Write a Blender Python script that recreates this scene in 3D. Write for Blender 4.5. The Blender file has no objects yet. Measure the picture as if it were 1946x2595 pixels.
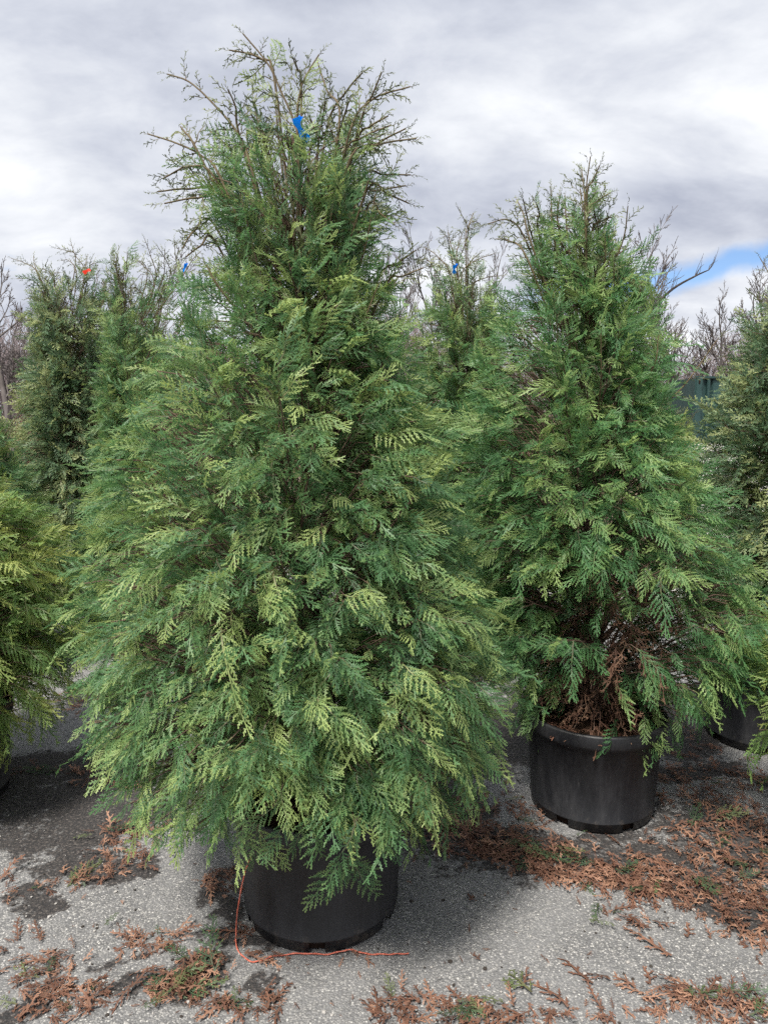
import bpy, bmesh, math, random
import numpy as np
from mathutils import Vector, Matrix, Quaternion

rnd = random.Random(7)
R = math.radians
scene = bpy.context.scene
C = scene.collection

# ------------------------------------------------------------------ camera
CAM_H, PITCH, FPX, CX, CY = 1.6, R(7.5), 1874.0, 973.0, 1297.5
cam_d = bpy.data.cameras.new('camera')
cam = bpy.data.objects.new('camera', cam_d)
C.objects.link(cam)
cam.location = (0, 0, CAM_H)
cam.rotation_euler = (R(90) - PITCH, 0, 0)
cam_d.sensor_fit = 'VERTICAL'
cam_d.angle = 2 * math.atan(CY / FPX)
cam_d.clip_end = 600
scene.camera = cam

# ------------------------------------------------------------------ sun, sky, exposure
SUN_DIR = Vector((-0.25, -0.46, 0.84)).normalized()
SUN_EL = math.asin(SUN_DIR.z)
SUN_AZ = math.atan2(SUN_DIR.x, SUN_DIR.y)
sun_d = bpy.data.lights.new('sun', 'SUN')
sun_d.energy = 1.5
sun_d.angle = R(11)
sun_d.color = (1.0, 0.95, 0.86)
sun = bpy.data.objects.new('sun', sun_d)
C.objects.link(sun)
sun.rotation_euler = SUN_DIR.to_track_quat('Z', 'Y').to_euler()
sun.location = SUN_DIR * 20

scene.view_settings.view_transform = 'Standard'
scene.view_settings.look = 'None'
scene.view_settings.exposure = 2.28
scene.view_settings.gamma = 1.0
scene.cycles.max_bounces = 5
scene.cycles.diffuse_bounces = 3
scene.cycles.transmission_bounces = 3
scene.cycles.glossy_bounces = 2
scene.cycles.transparent_max_bounces = 4
scene.cycles.use_denoising = False
scene.cycles.use_adaptive_sampling = True
scene.cycles.adaptive_threshold = 0.03


class NT:
    """small helper for writing node trees"""
    def __init__(self, tree):
        self.t = tree
        self.n = tree.nodes
        self.l = tree.links

    def add(self, typ, **kw):
        nd = self.n.new(typ)
        for k, v in kw.items():
            setattr(nd, k, v)
        return nd

    def put(self, sock, v):
        if isinstance(v, bpy.types.NodeSocket):
            self.l.new(v, sock)
        elif v is not None:
            sock.default_value = v

    def math(self, op, a, b=None, clamp=False):
        nd = self.add('ShaderNodeMath', operation=op, use_clamp=clamp)
        self.put(nd.inputs[0], a)
        if b is not None:
            self.put(nd.inputs[1], b)
        return nd.outputs[0]

    def mix(self, f, a, b):
        nd = self.add('ShaderNodeMix', data_type='RGBA')
        self.put(nd.inputs[0], f)
        self.put(nd.inputs[6], a if isinstance(a, bpy.types.NodeSocket) else (*a, 1)[:4])
        self.put(nd.inputs[7], b if isinstance(b, bpy.types.NodeSocket) else (*b, 1)[:4])
        return nd.outputs[2]

    def ramp(self, f, stops):
        nd = self.add('ShaderNodeValToRGB')
        cr = nd.color_ramp
        while len(cr.elements) < len(stops):
            cr.elements.new(0.5)
        for e, (p, c) in zip(cr.elements, stops):
            e.position = p
            e.color = (*c, 1)[:4] if not isinstance(c, (int, float)) else (c, c, c, 1)
        self.put(nd.inputs[0], f)
        return nd.outputs[0]

    def noise(self, vec, scale, detail=4, rough=0.55, dist=0.0):
        nd = self.add('ShaderNodeTexNoise')
        self.put(nd.inputs['Vector'], vec)
        nd.inputs['Scale'].default_value = scale
        nd.inputs['Detail'].default_value = detail
        nd.inputs['Roughness'].default_value = rough
        nd.inputs['Distortion'].default_value = dist
        return nd.outputs[0]

    def smooth(self, v, a, b):
        nd = self.add('ShaderNodeMapRange', interpolation_type='SMOOTHSTEP')
        self.put(nd.inputs[0], v)
        nd.inputs[1].default_value = a
        nd.inputs[2].default_value = b
        return nd.outputs[0]


world = bpy.data.worlds.new('World')
scene.world = world
world.use_nodes = True
w = NT(world.node_tree)
w.n.clear()
tc = w.add('ShaderNodeTexCoord')
sky = w.add('ShaderNodeTexSky', sky_type='NISHITA', sun_disc=False)
sky.sun_elevation = SUN_EL
sky.sun_rotation = SUN_AZ
sky.air_density = 1.0
sky.dust_density = 0.0
bg_sky = w.add('ShaderNodeBackground')
bg_sky.inputs[1].default_value = 0.034
sky.ozone_density = 3.0
sky.altitude = 2500
w.l.new(sky.outputs[0], bg_sky.inputs[0])
sep = w.add('ShaderNodeSeparateXYZ')
w.l.new(tc.outputs['Generated'], sep.inputs[0])
zc = w.math('MAXIMUM', sep.outputs[2], 0.0)
den = w.math('ADD', zc, 0.34)
comb = w.add('ShaderNodeCombineXYZ')
w.put(comb.inputs[0], w.math('DIVIDE', sep.outputs[0], den))
w.put(comb.inputs[1], w.math('DIVIDE', sep.outputs[1], den))
mp = w.add('ShaderNodeMapping')
w.l.new(comb.outputs[0], mp.inputs[0])
mp.inputs['Location'].default_value = (3.35, 0.55, 0.0)
mp.inputs['Rotation'].default_value = (0, 0, R(-14))
mp.inputs['Scale'].default_value = (0.9, 1.25, 1.0)
n1 = w.noise(mp.outputs[0], 1.5, 7, 0.55, 0.25)
n2 = w.noise(mp.outputs[0], 5.0, 6, 0.58, 0.3)
nsum = w.math('ADD', w.math('MULTIPLY', n1, 0.74), w.math('MULTIPLY', n2, 0.26))
cloud = w.ramp(nsum, [(0.36, (0.34, 0.365, 0.44)), (0.45, (0.475, 0.50, 0.565)),
                      (0.54, (0.625, 0.645, 0.685)), (0.65, (0.80, 0.81, 0.83))])
bg_cl = w.add('ShaderNodeBackground')
bg_cl.inputs[1].default_value = 0.29
w.l.new(cloud, bg_cl.inputs[0])
# a break in the clouds low on the right
az = w.math('ARCTAN2', sep.outputs[0], sep.outputs[1])
el = w.math('ARCSINE', sep.outputs[2])
n3 = w.noise(tc.outputs['Generated'], 9.0, 5, 0.6)
n3c = w.math('MULTIPLY', w.math('SUBTRACT', n3, 0.5), 0.05)
line = w.math('ADD', w.math('MULTIPLY', w.math('SUBTRACT', az, R(22)), 0.13), R(9.7))
off = w.math('ABSOLUTE', w.math('ADD', w.math('SUBTRACT', el, line), n3c))
gap_v = w.math('SUBTRACT', 1.0, w.smooth(off, R(0.2), R(1.3)))
gap_h = w.smooth(w.math('ADD', az, n3c), R(8), R(15))
gap = w.math('MULTIPLY', gap_v, gap_h)
# smaller chance breaks wherever the cloud noise is thinnest
n4 = w.noise(mp.outputs[0], 2.3, 5, 0.6, 0.5)
gap2 = w.smooth(n4, 0.70, 0.80)
gap_all = w.math('MAXIMUM', gap, w.math('MULTIPLY', gap2, 0.8))
mixw = w.add('ShaderNodeMixShader')
w.put(mixw.inputs[0], gap_all)
w.l.new(bg_cl.outputs[0], mixw.inputs[1])
w.l.new(bg_sky.outputs[0], mixw.inputs[2])
wo = w.add('ShaderNodeOutputWorld')
w.l.new(mixw.outputs[0], wo.inputs[0])


# ------------------------------------------------------------------ helpers
CP, SP = math.cos(PITCH), math.sin(PITCH)


def ray(px, py):
    xr, yr = (px - CX) / FPX, (CY - py) / FPX
    return Vector((xr, CP + yr * SP, -SP + yr * CP))


def at_y(px, py, Y):
    """point on the vertical plane at distance Y that a photo pixel looks at"""
    d = ray(px, py)
    return Vector((0, 0, CAM_H)) + d * (Y / d.y)


def on_ground(px, py, z=0.0):
    d = ray(px, py)
    return Vector((0, 0, CAM_H)) + d * ((z - CAM_H) / d.z)


def project(p):
    """world points (n,3) -> photo pixels and depth"""
    q = np.asarray(p, float) - np.array([0, 0, CAM_H])
    dep = q[:, 1] * CP - q[:, 2] * SP
    up = q[:, 1] * SP + q[:, 2] * CP
    return CX + FPX * q[:, 0] / dep, CY - FPX * up / dep, dep


def mesh_obj(name, verts, faces, mat, parent=None, smooth=False, attrs=None):
    me = bpy.data.meshes.new(name)
    me.from_pydata([tuple(v) for v in verts], [], faces)
    if mat is not None:
        me.materials.append(mat)
    if smooth:
        me.polygons.foreach_set('use_smooth', [True] * len(me.polygons))
    if attrs:
        for k, vals in attrs.items():
            a = me.attributes.new(k, 'FLOAT', 'POINT')
            a.data.foreach_set('value', np.asarray(vals, np.float32))
    me.update()
    o = bpy.data.objects.new(name, me)
    C.objects.link(o)
    if parent:
        o.parent = parent
    return o


def empty(name, loc):
    o = bpy.data.objects.new(name, None)
    o.empty_display_size = 0.1
    o.location = loc
    C.objects.link(o)
    return o


def tag(o, label=None, cat=None, group=None, kind=None):
    if label:
        o['label'] = label
    if cat:
        o['category'] = cat
    if group:
        o['group'] = group
    if kind:
        o['kind'] = kind
    return o


def tube(V, F, pts, rads, sides=5, cap=True):
    pts = [Vector(p) for p in pts]
    base = len(V)
    n = len(pts)
    ref = Vector((0.31, 0.77, 0.55))
    for i, p in enumerate(pts):
        t = (pts[min(i + 1, n - 1)] - pts[max(i - 1, 0)])
        if t.length < 1e-9:
            t = Vector((0, 0, 1))
        t.normalize()
        a = t.cross(ref)
        if a.length < 1e-3:
            a = t.cross(Vector((1, 0, 0)))
        a.normalize()
        b = t.cross(a)
        for k in range(sides):
            ang = 2 * math.pi * k / sides
            V.append(p + (a * math.cos(ang) + b * math.sin(ang)) * rads[i])
    for i in range(n - 1):
        for k in range(sides):
            k2 = (k + 1) % sides
            F.append((base + i * sides + k, base + i * sides + k2,
                      base + (i + 1) * sides + k2, base + (i + 1) * sides + k))
    if cap:
        F.append(tuple(base + k for k in reversed(range(sides))))
        F.append(tuple(base + (n - 1) * sides + k for k in range(sides)))


def spline(pts, n):
    """Catmull-Rom through pts, n samples"""
    P = [Vector(p) for p in pts]
    P = [P[0] * 2 - P[1]] + P + [P[-1] * 2 - P[-2]]
    out = []
    m = len(P) - 3
    for i in range(n):
        u = i / (n - 1) * m
        k = min(int(u), m - 1)
        t = u - k
        a, b, c, d = P[k:k + 4]
        out.append(0.5 * ((2 * b) + (c - a) * t + (2 * a - 5 * b + 4 * c - d) * t * t
                          + (3 * b - a - 3 * c + d) * t ** 3))
    return out


def box(V, F, lo, hi):
    b = len(V)
    for z in (lo[2], hi[2]):
        for x, y in ((lo[0], lo[1]), (hi[0], lo[1]), (hi[0], hi[1]), (lo[0], hi[1])):
            V.append((x, y, z))
    F += [tuple(b + i for i in f) for f in
          ((0, 3, 2, 1), (4, 5, 6, 7), (0, 1, 5, 4), (1, 2, 6, 5), (2, 3, 7, 6), (3, 0, 4, 7))]


def bevel_box(name, lo, hi, bev, mat, parent=None):
    bm = bmesh.new()
    bmesh.ops.create_cube(bm, size=1.0)
    for v in bm.verts:
        v.co = Vector([lo[i] + (v.co[i] + 0.5) * (hi[i] - lo[i]) for i in range(3)])
    bmesh.ops.bevel(bm, geom=list(bm.edges), offset=bev, segments=2, affect='EDGES')
    me = bpy.data.meshes.new(name)
    bm.to_mesh(me)
    bm.free()
    me.materials.append(mat)
    o = bpy.data.objects.new(name, me)
    C.objects.link(o)
    o.parent = parent
    return o


def smoothstep(x, a, b):
    t = np.clip((x - a) / (b - a), 0, 1)
    return t * t * (3 - 2 * t)


# ------------------------------------------------------------------ materials
def new_mat(name):
    m = bpy.data.materials.new(name)
    m.use_nodes = True
    t = NT(m.node_tree)
    t.n.clear()
    out = t.add('ShaderNodeOutputMaterial')
    return m, t, out


def principled(t, color, rough=0.6, spec=0.4, normal=None):
    p = t.add('ShaderNodeBsdfPrincipled')
    t.put(p.inputs['Base Color'], color if isinstance(color, bpy.types.NodeSocket) else (*color, 1)[:4])
    t.put(p.inputs['Roughness'], rough)
    t.put(p.inputs['Specular IOR Level'], spec)
    if normal is not None:
        t.put(p.inputs['Normal'], normal)
    return p


def bump(t, h, strength, dist):
    b = t.add('ShaderNodeBump')
    b.inputs['Strength'].default_value = strength
    b.inputs['Distance'].default_value = dist
    t.put(b.inputs['Height'], h)
    return b.outputs[0]


def leaf_mat(name, old, mid, new, wood=(0.13, 0.075, 0.05), trans=0.38, rough=0.48):
    m, t, out = new_mat(name)
    oi = t.add('ShaderNodeObjectInfo')
    tip = t.add('ShaderNodeAttribute', attribute_name='tip').outputs['Fac']
    wd = t.add('ShaderNodeAttribute', attribute_name='wood').outputs['Fac']
    geo = t.add('ShaderNodeNewGeometry')
    nz = t.noise(geo.outputs['Position'], 26.0, 2, 0.6)
    nz2 = t.noise(geo.outputs['Position'], 3.0, 2, 0.6)
    rv = t.math('POWER', oi.outputs['Random'], 2.0)
    k = t.math('ADD', t.math('MULTIPLY', tip, 0.55), t.math('MULTIPLY', rv, 0.75))
    k = t.math('ADD', k, t.math('MULTIPLY', t.math('SUBTRACT', nz, 0.5), 0.7))
    k = t.math('ADD', k, t.math('MULTIPLY', t.math('SUBTRACT', nz2, 0.5), 0.5))
    col = t.ramp(k, [(0.05, old), (0.5, mid), (1.0, new)])
    col = t.mix(wd, col, wood)
    p = principled(t, col, rough, 0.35)
    hs = t.add('ShaderNodeHueSaturation')
    hs.inputs['Hue'].default_value = 0.492
    hs.inputs['Saturation'].default_value = 1.1
    hs.inputs['Value'].default_value = 1.55
    t.put(hs.inputs['Color'], col)
    tr = t.add('ShaderNodeBsdfTranslucent')
    t.l.new(hs.outputs[0], tr.inputs[0])
    mx = t.add('ShaderNodeMixShader')
    t.put(mx.inputs[0], t.math('MULTIPLY', t.math('SUBTRACT', 1.0, wd), trans))
    t.l.new(p.outputs[0], mx.inputs[1])
    t.l.new(tr.outputs[0], mx.inputs[2])
    t.l.new(mx.outputs[0], out.inputs[0])
    return m


def simple_mat(name, c1, c2, scale, rough=0.7, spec=0.3, bmp=0.0, bscale=None, stretch=None, detail=4):
    m, t, out = new_mat(name)
    co = t.add('ShaderNodeTexCoord').outputs['Object']
    if stretch:
        mpn = t.add('ShaderNodeMapping')
        mpn.inputs['Scale'].default_value = stretch
        t.l.new(co, mpn.inputs[0])
        co = mpn.outputs[0]
    n = t.noise(co, scale, detail, 0.6)
    col = t.ramp(n, [(0.32, c1), (0.68, c2)])
    nm = None
    if bmp:
        nm = bump(t, t.noise(co, bscale or scale * 3, 4, 0.6), bmp, 0.01)
    t.l.new(principled(t, col, rough, spec, nm).outputs[0], out.inputs[0])
    return m


M = {}
M['leaf'] = leaf_mat('arborvitae_leaf', (0.046, 0.112, 0.058), (0.092, 0.195, 0.078), (0.28, 0.36, 0.13))
M['leaf_right'] = leaf_mat('arborvitae_leaf_deep', (0.044, 0.114, 0.056), (0.084, 0.198, 0.074), (0.25, 0.35, 0.125))
M['leaf_yellow'] = leaf_mat('arborvitae_leaf_yellowish', (0.070, 0.150, 0.050), (0.14, 0.24, 0.070), (0.33, 0.38, 0.12))
M['leaf_far'] = leaf_mat('arborvitae_leaf_dusty', (0.054, 0.108, 0.066), (0.104, 0.178, 0.095), (0.29, 0.33, 0.15))
M['leaf_clip'] = leaf_mat('clipped_leaf', (0.026, 0.052, 0.030), (0.045, 0.085, 0.040), (0.12, 0.14, 0.06), trans=0.15)
M['leaf_top'] = leaf_mat('young_top_growth', (0.052, 0.068, 0.036), (0.10, 0.125, 0.056), (0.21, 0.24, 0.10), wood=(0.10, 0.072, 0.048), trans=0.25)
M['dead'] = leaf_mat('dead_leaf', (0.060, 0.030, 0.022), (0.145, 0.066, 0.042), (0.32, 0.18, 0.12),
                     wood=(0.14, 0.08, 0.055), trans=0.1, rough=0.75)
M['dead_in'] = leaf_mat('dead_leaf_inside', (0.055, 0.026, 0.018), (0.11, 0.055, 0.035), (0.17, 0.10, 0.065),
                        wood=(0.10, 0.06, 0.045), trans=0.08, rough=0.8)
M['bark'] = simple_mat('reddish_bark', (0.075, 0.048, 0.036), (0.17, 0.118, 0.092), 40, 0.85, 0.2, 0.6, 120, (1, 1, 0.25))
M['twig'] = simple_mat('young_stem', (0.085, 0.060, 0.035), (0.13, 0.105, 0.055), 60, 0.7, 0.3)
M['soil'] = simple_mat('potting_soil', (0.018, 0.012, 0.009), (0.085, 0.05, 0.033), 45, 0.95, 0.1, 1.0, 90)


# ------------------------------------------------------------------ frond shapes
class Flat:
    """flat lace of tiny leaf scales, later bent into shape"""
    def __init__(self):
        self.v, self.f, self.tip, self.wood = [], [], [], []

    def leaf(self, x, y, a, ln, wd, t0, t1):
        dx, dy = math.sin(a), math.cos(a)
        b = len(self.v)
        m = 0.6
        self.v += [(x, y), (x + dx * ln * m - dy * wd, y + dy * ln * m + dx * wd),
                   (x + dx * ln, y + dy * ln), (x + dx * ln * m + dy * wd, y + dy * ln * m - dx * wd)]
        tm = (t0 + t1) / 2
        self.tip += [t0, tm, t1, tm]
        self.wood += [0, 0, 0, 0]
        self.f.append((b, b + 3, b + 2, b + 1))

    def strip(self, pts, w0, w1, t0, t1, wd0=0.0, wd1=0.0):
        b = len(self.v)
        n = len(pts)
        for i, (x, y) in enumerate(pts):
            x0, y0 = pts[max(i - 1, 0)]
            x1, y1 = pts[min(i + 1, n - 1)]
            L = math.hypot(x1 - x0, y1 - y0) or 1
            nx, ny = -(y1 - y0) / L, (x1 - x0) / L
            u = i / (n - 1)
            wv = w0 + (w1 - w0) * u
            self.v += [(x + nx * wv, y + ny * wv), (x - nx * wv, y - ny * wv)]
            self.tip += [t0 + (t1 - t0) * u] * 2
            self.wood += [wd0 + (wd1 - wd0) * u] * 2
        for i in range(n - 1):
            self.f.append((b + 2 * i, b + 2 * i + 1, b + 2 * i + 3, b + 2 * i + 2))


def make_frond(name, seed, L=0.26, pmax=0.11, pgap=0.015, qgap=0.0085, qmax=0.036, teeth=True,
               lw=0.0016, droop=0.35, wood=0.7, mat=None, spread=1.0, tipk=1.0, rough_z=0.010, curl=0.12):
    r = random.Random(seed)
    g = Flat()
    bend = r.uniform(-0.26, 0.26)

    def axis(t):
        return (bend * L * t * t + 0.012 * L * math.sin(5 * t + seed), L * t)
    ax = [axis(i / 8) for i in range(9)]
    g.strip(ax, 0.0022, 0.0013, 0.1, 0.9 * tipk, wood, 0.0)
    n = int(L * 0.93 / pgap)
    side = r.choice((-1, 1))
    for i in range(n):
        t = 0.05 + 0.93 * (i + r.uniform(-0.25, 0.25)) / n
        side = -side
        px, py = axis(t)
        prof = (1 - t) ** 0.75 * 0.92 + 0.10
        prof *= min(1.0, 0.45 + t * 2.6)
        pl = pmax * prof * r.uniform(0.82, 1.12)
        a0 = side * (R(47) * spread - R(10) * t + R(r.uniform(-6, 6)))
        k = -side * R(r.uniform(4, 18))            # curves back towards the axis
        m = 4
        pts = []
        x, y = px, py
        for j in range(m + 1):
            pts.append((x, y))
            aa = a0 + k * j / m
            x += math.sin(aa) * pl / m
            y += math.cos(aa) * pl / m
        tb = 0.15 + 0.3 * t
        g.strip(pts, 0.0016, lw * 0.7, tb * tipk, 0.9 * tipk, wood * 0.25 * (1 - t), 0.0)
        nq = max(3, int(pl * 0.95 / qgap))
        s2 = r.choice((-1, 1))
        for q in range(nq):
            u = 0.10 + 0.88 * (q + r.uniform(-0.2, 0.2)) / nq
            s2 = -s2
            f = u * m
            j = min(int(f), m - 1)
            fr = f - j
            qx = pts[j][0] + (pts[j + 1][0] - pts[j][0]) * fr
            qy = pts[j][1] + (pts[j + 1][1] - pts[j][1]) * fr
            aa = a0 + k * u + s2 * (R(40) * spread + R(r.uniform(-8, 8)))
            ql = qmax * (pl / pmax) ** 0.55 * ((1 - u) ** 0.8 * 0.85 + 0.22) * r.uniform(0.75, 1.2)
            tq = min(1, tb + 0.5 * u)
            g.leaf(qx, qy, aa, ql, lw, tq * tipk, min(1, tq + 0.35) * tipk)
            if teeth and ql > 0.011:
                nt = int(ql / 0.0052)
                s3 = r.choice((-1, 1))
                for e in range(1, nt):
                    s3 = -s3
                    d = e / nt * ql
                    tl = 0.0085 * (1 - 0.45 * e / nt) * r.uniform(0.8, 1.25)
                    g.leaf(qx + math.sin(aa) * d, qy + math.cos(aa) * d, aa + s3 * R(36), tl, lw * 0.85,
                           tq * tipk, min(1, tq + 0.4) * tipk)
    P = np.array(g.v)
    X, Y = P[:, 0], P[:, 1]
    u = Y / L
    Z = -droop * L * np.clip(u, 0, 1.2) ** 2 * 0.6
    Z -= curl * 6 * X * X / L                                  # sides hang
    ph = r.uniform(0, 6)
    Z += rough_z * np.sin(X * 55 + ph) * np.cos(Y * 38 + ph * 2) + 0.4 * rough_z * np.sin(X * 130 + Y * 95 + ph)
    me = bpy.data.meshes.new(name)
    me.from_pydata([(a, b, c) for a, b, c in zip(X, Y, Z)], [], g.f)
    for nm, vals in (('tip', g.tip), ('wood', g.wood)):
        at = me.attributes.new(nm, 'FLOAT', 'POINT')
        at.data.foreach_set('value', np.asarray(vals, np.float32))
    me.materials.append(mat)
    me.update()
    return me


# kinds 0-4 lacy fronds, 5-7 thin sprigs of the tops, 8-9 dead ones
def kind_set(prefix, mat, fine=True):
    ms = []
    for k in range(5):
        if fine:
            ms.append(make_frond('frond', 11 + k, mat=mat, droop=(0.25, 0.55, 0.8, 0.4, 0.1)[k], teeth=False,
                                 L=(0.20, 0.22, 0.19, 0.17, 0.21)[k], pmax=(0.090, 0.096, 0.080, 0.100, 0.072)[k], rough_z=0.011,
                                 pgap=0.0120, qgap=0.0047, qmax=0.0165, lw=0.00175, spread=(0.95, 0.85, 1.0, 1.05, 0.8)[k]))
        else:
            ms.append(make_frond('frond', 31 + k, mat=mat, droop=(0.25, 0.5, 0.7, 0.4, 0.1)[k], teeth=False,
                                 L=0.21, pgap=0.016, qgap=0.0075, lw=0.0030, pmax=0.078, qmax=0.022))
    for k in range(3):
        ms.append(make_frond('sprig', 51 + k, L=(0.13, 0.16, 0.10)[k], pmax=(0.048, 0.055, 0.042)[k], pgap=0.017,
                             qgap=0.0088, qmax=0.0118, teeth=False, lw=0.0026 if fine else 0.0030, droop=0.25, wood=1.0,
                             mat=M['leaf_top'], spread=0.95, tipk=0.75, rough_z=0.012, curl=0.05))
    for k in range(2):
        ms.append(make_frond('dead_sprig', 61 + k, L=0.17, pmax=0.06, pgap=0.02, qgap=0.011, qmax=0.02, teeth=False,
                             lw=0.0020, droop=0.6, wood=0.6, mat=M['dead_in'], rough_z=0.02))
    return ms


def frond_collection(prefix, meshes):
    col = bpy.data.collections.new(prefix)
    for i, me in enumerate(meshes):
        o = bpy.data.objects.new('%s_%02d' % (prefix, i), me)
        col.objects.link(o)
    return col


def scatter_group(name, col):
    ng = bpy.data.node_groups.new(name, 'GeometryNodeTree')
    ng.interface.new_socket('Geometry', in_out='INPUT', socket_type='NodeSocketGeometry')
    ng.interface.new_socket('Geometry', in_out='OUTPUT', socket_type='NodeSocketGeometry')
    n, l = ng.nodes, ng.links
    gi, go = n.new('NodeGroupInput'), n.new('NodeGroupOutput')
    ci = n.new('GeometryNodeCollectionInfo')
    ci.inputs['Collection'].default_value = col
    ci.inputs['Separate Children'].default_value = True
    ci.inputs['Reset Children'].default_value = True
    iop = n.new('GeometryNodeInstanceOnPoints')
    iop.inputs['Pick Instance'].default_value = True

    def named(nm, typ):
        a = n.new('GeometryNodeInputNamedAttribute')
        a.data_type = typ
        a.inputs['Name'].default_value = nm
        return a.outputs['Attribute']
    l.new(gi.outputs[0], iop.inputs['Points'])
    l.new(ci.outputs[0], iop.inputs['Instance'])
    l.new(named('kind_index', 'INT'), iop.inputs['Instance Index'])
    l.new(named('turn', 'FLOAT_VECTOR'), iop.inputs['Rotation'])
    l.new(named('size', 'FLOAT'), iop.inputs['Scale'])
    l.new(iop.outputs[0], go.inputs[0])
    return ng


def scatter_obj(name, pos, eul, scl, kind, group, parent=None):
    me = bpy.data.meshes.new(name)
    n = len(pos)
    me.vertices.add(n)
    me.vertices.foreach_set('co', np.asarray(pos, np.float32).ravel())
    a = me.attributes.new('turn', 'FLOAT_VECTOR', 'POINT')
    a.data.foreach_set('vector', np.asarray(eul, np.float32).ravel())
    a = me.attributes.new('size', 'FLOAT', 'POINT')
    a.data.foreach_set('value', np.asarray(scl, np.float32))
    a = me.attributes.new('kind_index', 'INT', 'POINT')
    a.data.foreach_set('value', np.asarray(kind, np.int32))
    me.update()
    o = bpy.data.objects.new(name, me)
    C.objects.link(o)
    o.parent = parent
    md = o.modifiers.new('scatter', 'NODES')
    md.node_group = group
    o['kind'] = 'stuff'
    return o


SETS = {}
for key, mat, fine in (('leaf', M['leaf'], True), ('leaf_right', M['leaf_right'], True),
                       ('leaf_yellow', M['leaf_yellow'], True), ('leaf_far', M['leaf_far'], False)):
    ms = kind_set(key, mat, fine)
    SETS[key] = (ms, scatter_group('scatter_' + key, frond_collection(key, ms)))


def frame(d, nrm):
    d = d.normalized()
    x = d.cross(nrm)
    if x.length < 1e-4:
        x = d.cross(Vector((0.3, 0.5, 0.8)))
    x.normalize()
    z = x.cross(d)
    return Matrix((x, d, z)).transposed()


# ------------------------------------------------------------------ ground, pavement
gm, t, out = new_mat('far_ground')
co = t.add('ShaderNodeTexCoord').outputs['Object']
gcol = t.ramp(t.noise(co, 0.6, 8, 0.65), [(0.3, (0.10, 0.075, 0.055)), (0.55, (0.17, 0.13, 0.10)), (0.75, (0.11, 0.11, 0.06))])
t.l.new(principled(t, gcol, 0.95, 0.1, bump(t, t.noise(co, 12, 6, 0.7), 0.8, 0.05)).outputs[0], out.inputs[0])
NG = 60
gv, gf = [], []
for j in range(NG + 1):
    for i in range(NG + 1):
        x = -160 + 320 * i / NG
        y = -20 + 240 * j / NG
        z = -0.004
        if y > 16:
            z += 1.6 * float(smoothstep(np.array(y), 17, 42)) + 0.12 * math.sin(x * 0.21) * float(smoothstep(np.array(y), 20, 40))
        gv.append((x, y, z))
for j in range(NG):
    for i in range(NG):
        a = j * (NG + 1) + i
        gf.append((a, a + 1, a + NG + 2, a + NG + 1))
tag(mesh_obj('ground', gv, gf, gm, smooth=True), kind='structure')

# soil stains and the front pot's painted shadow on the pavement: photo pixel of the centre, half sizes in metres, tilt in degrees, strength
STAINS_AND_SHADE = [(200, 2040, 0.62, 0.40, 0, 0.72), (60, 1960, 0.60, 0.26, 0, 0.9), (280, 1920, 0.42, 0.22, 6, 0.85), (330, 2070, 0.30, 0.20, -8, 0.95),
          (90, 2110, 0.36, 0.16, 10, 0.8), (220, 2190, 0.28, 0.10, 14, 0.8), (20, 2300, 0.10, 0.10, 0, 0.9),
          (140, 2490, 0.055, 0.12, 10, 0.9), (450, 2500, 0.13, 0.10, 25, 0.9), (540, 2440, 0.08, 0.07, 30, 0.8),
          (380, 2395, 0.09, 0.035, 8, 0.75), (570, 2240, 0.07, 0.08, 0, 0.85), (640, 2380, 0.10, 0.045, -20, 0.8),
          (760, 2425, 0.22, 0.025, 4, 0.7), (620, 2310, 0.05, 0.10, 10, 0.8), (620, 2545, 0.12, 0.03, -5, 0.6),  # marks at the front pot's left foot paint in its shadow
          (1120, 2060, 0.25, 0.16, -20, 1.0), (1230, 2130, 0.30, 0.11, -24, 1.0), (1400, 2190, 0.30, 0.10, -18, 1.0),
          (1560, 2240, 0.26, 0.09, -12, 1.0), (1700, 2250, 0.24, 0.09, -8, 0.9), (1880, 2290, 0.25, 0.11, -10, 0.95),
          (1890, 2120, 0.22, 0.24, -18, 0.9), (1780, 1960, 0.26, 0.12, 0, 0.85), (1500, 2110, 0.36, 0.07, 0, 0.75),
          (1040, 1960, 0.45, 0.2, 0, 0.9), (1450, 2170, 0.75, 0.22, -10, 0.7), (1860, 2140, 0.4, 0.35, 0, 0.65), (1800, 2560, 0.12, 0.03, 0, 0.5), (1040, 2570, 0.10, 0.03, 0, 0.45),
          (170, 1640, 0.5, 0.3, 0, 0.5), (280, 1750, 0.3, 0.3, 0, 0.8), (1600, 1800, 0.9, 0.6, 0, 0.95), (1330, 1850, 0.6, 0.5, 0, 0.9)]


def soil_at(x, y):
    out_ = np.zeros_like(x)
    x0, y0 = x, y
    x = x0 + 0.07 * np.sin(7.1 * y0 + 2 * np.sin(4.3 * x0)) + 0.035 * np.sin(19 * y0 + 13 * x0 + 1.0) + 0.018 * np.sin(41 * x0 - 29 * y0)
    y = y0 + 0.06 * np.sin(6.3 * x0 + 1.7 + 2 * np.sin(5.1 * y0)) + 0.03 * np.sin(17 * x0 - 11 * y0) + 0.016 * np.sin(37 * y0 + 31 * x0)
    for px, py, a, b, ang, s in STAINS_AND_SHADE:
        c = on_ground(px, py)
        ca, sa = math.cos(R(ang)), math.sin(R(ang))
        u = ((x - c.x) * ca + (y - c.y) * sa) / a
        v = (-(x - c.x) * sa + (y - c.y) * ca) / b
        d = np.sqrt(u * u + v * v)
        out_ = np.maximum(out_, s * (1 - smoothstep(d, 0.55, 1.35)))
    return out_


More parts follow.
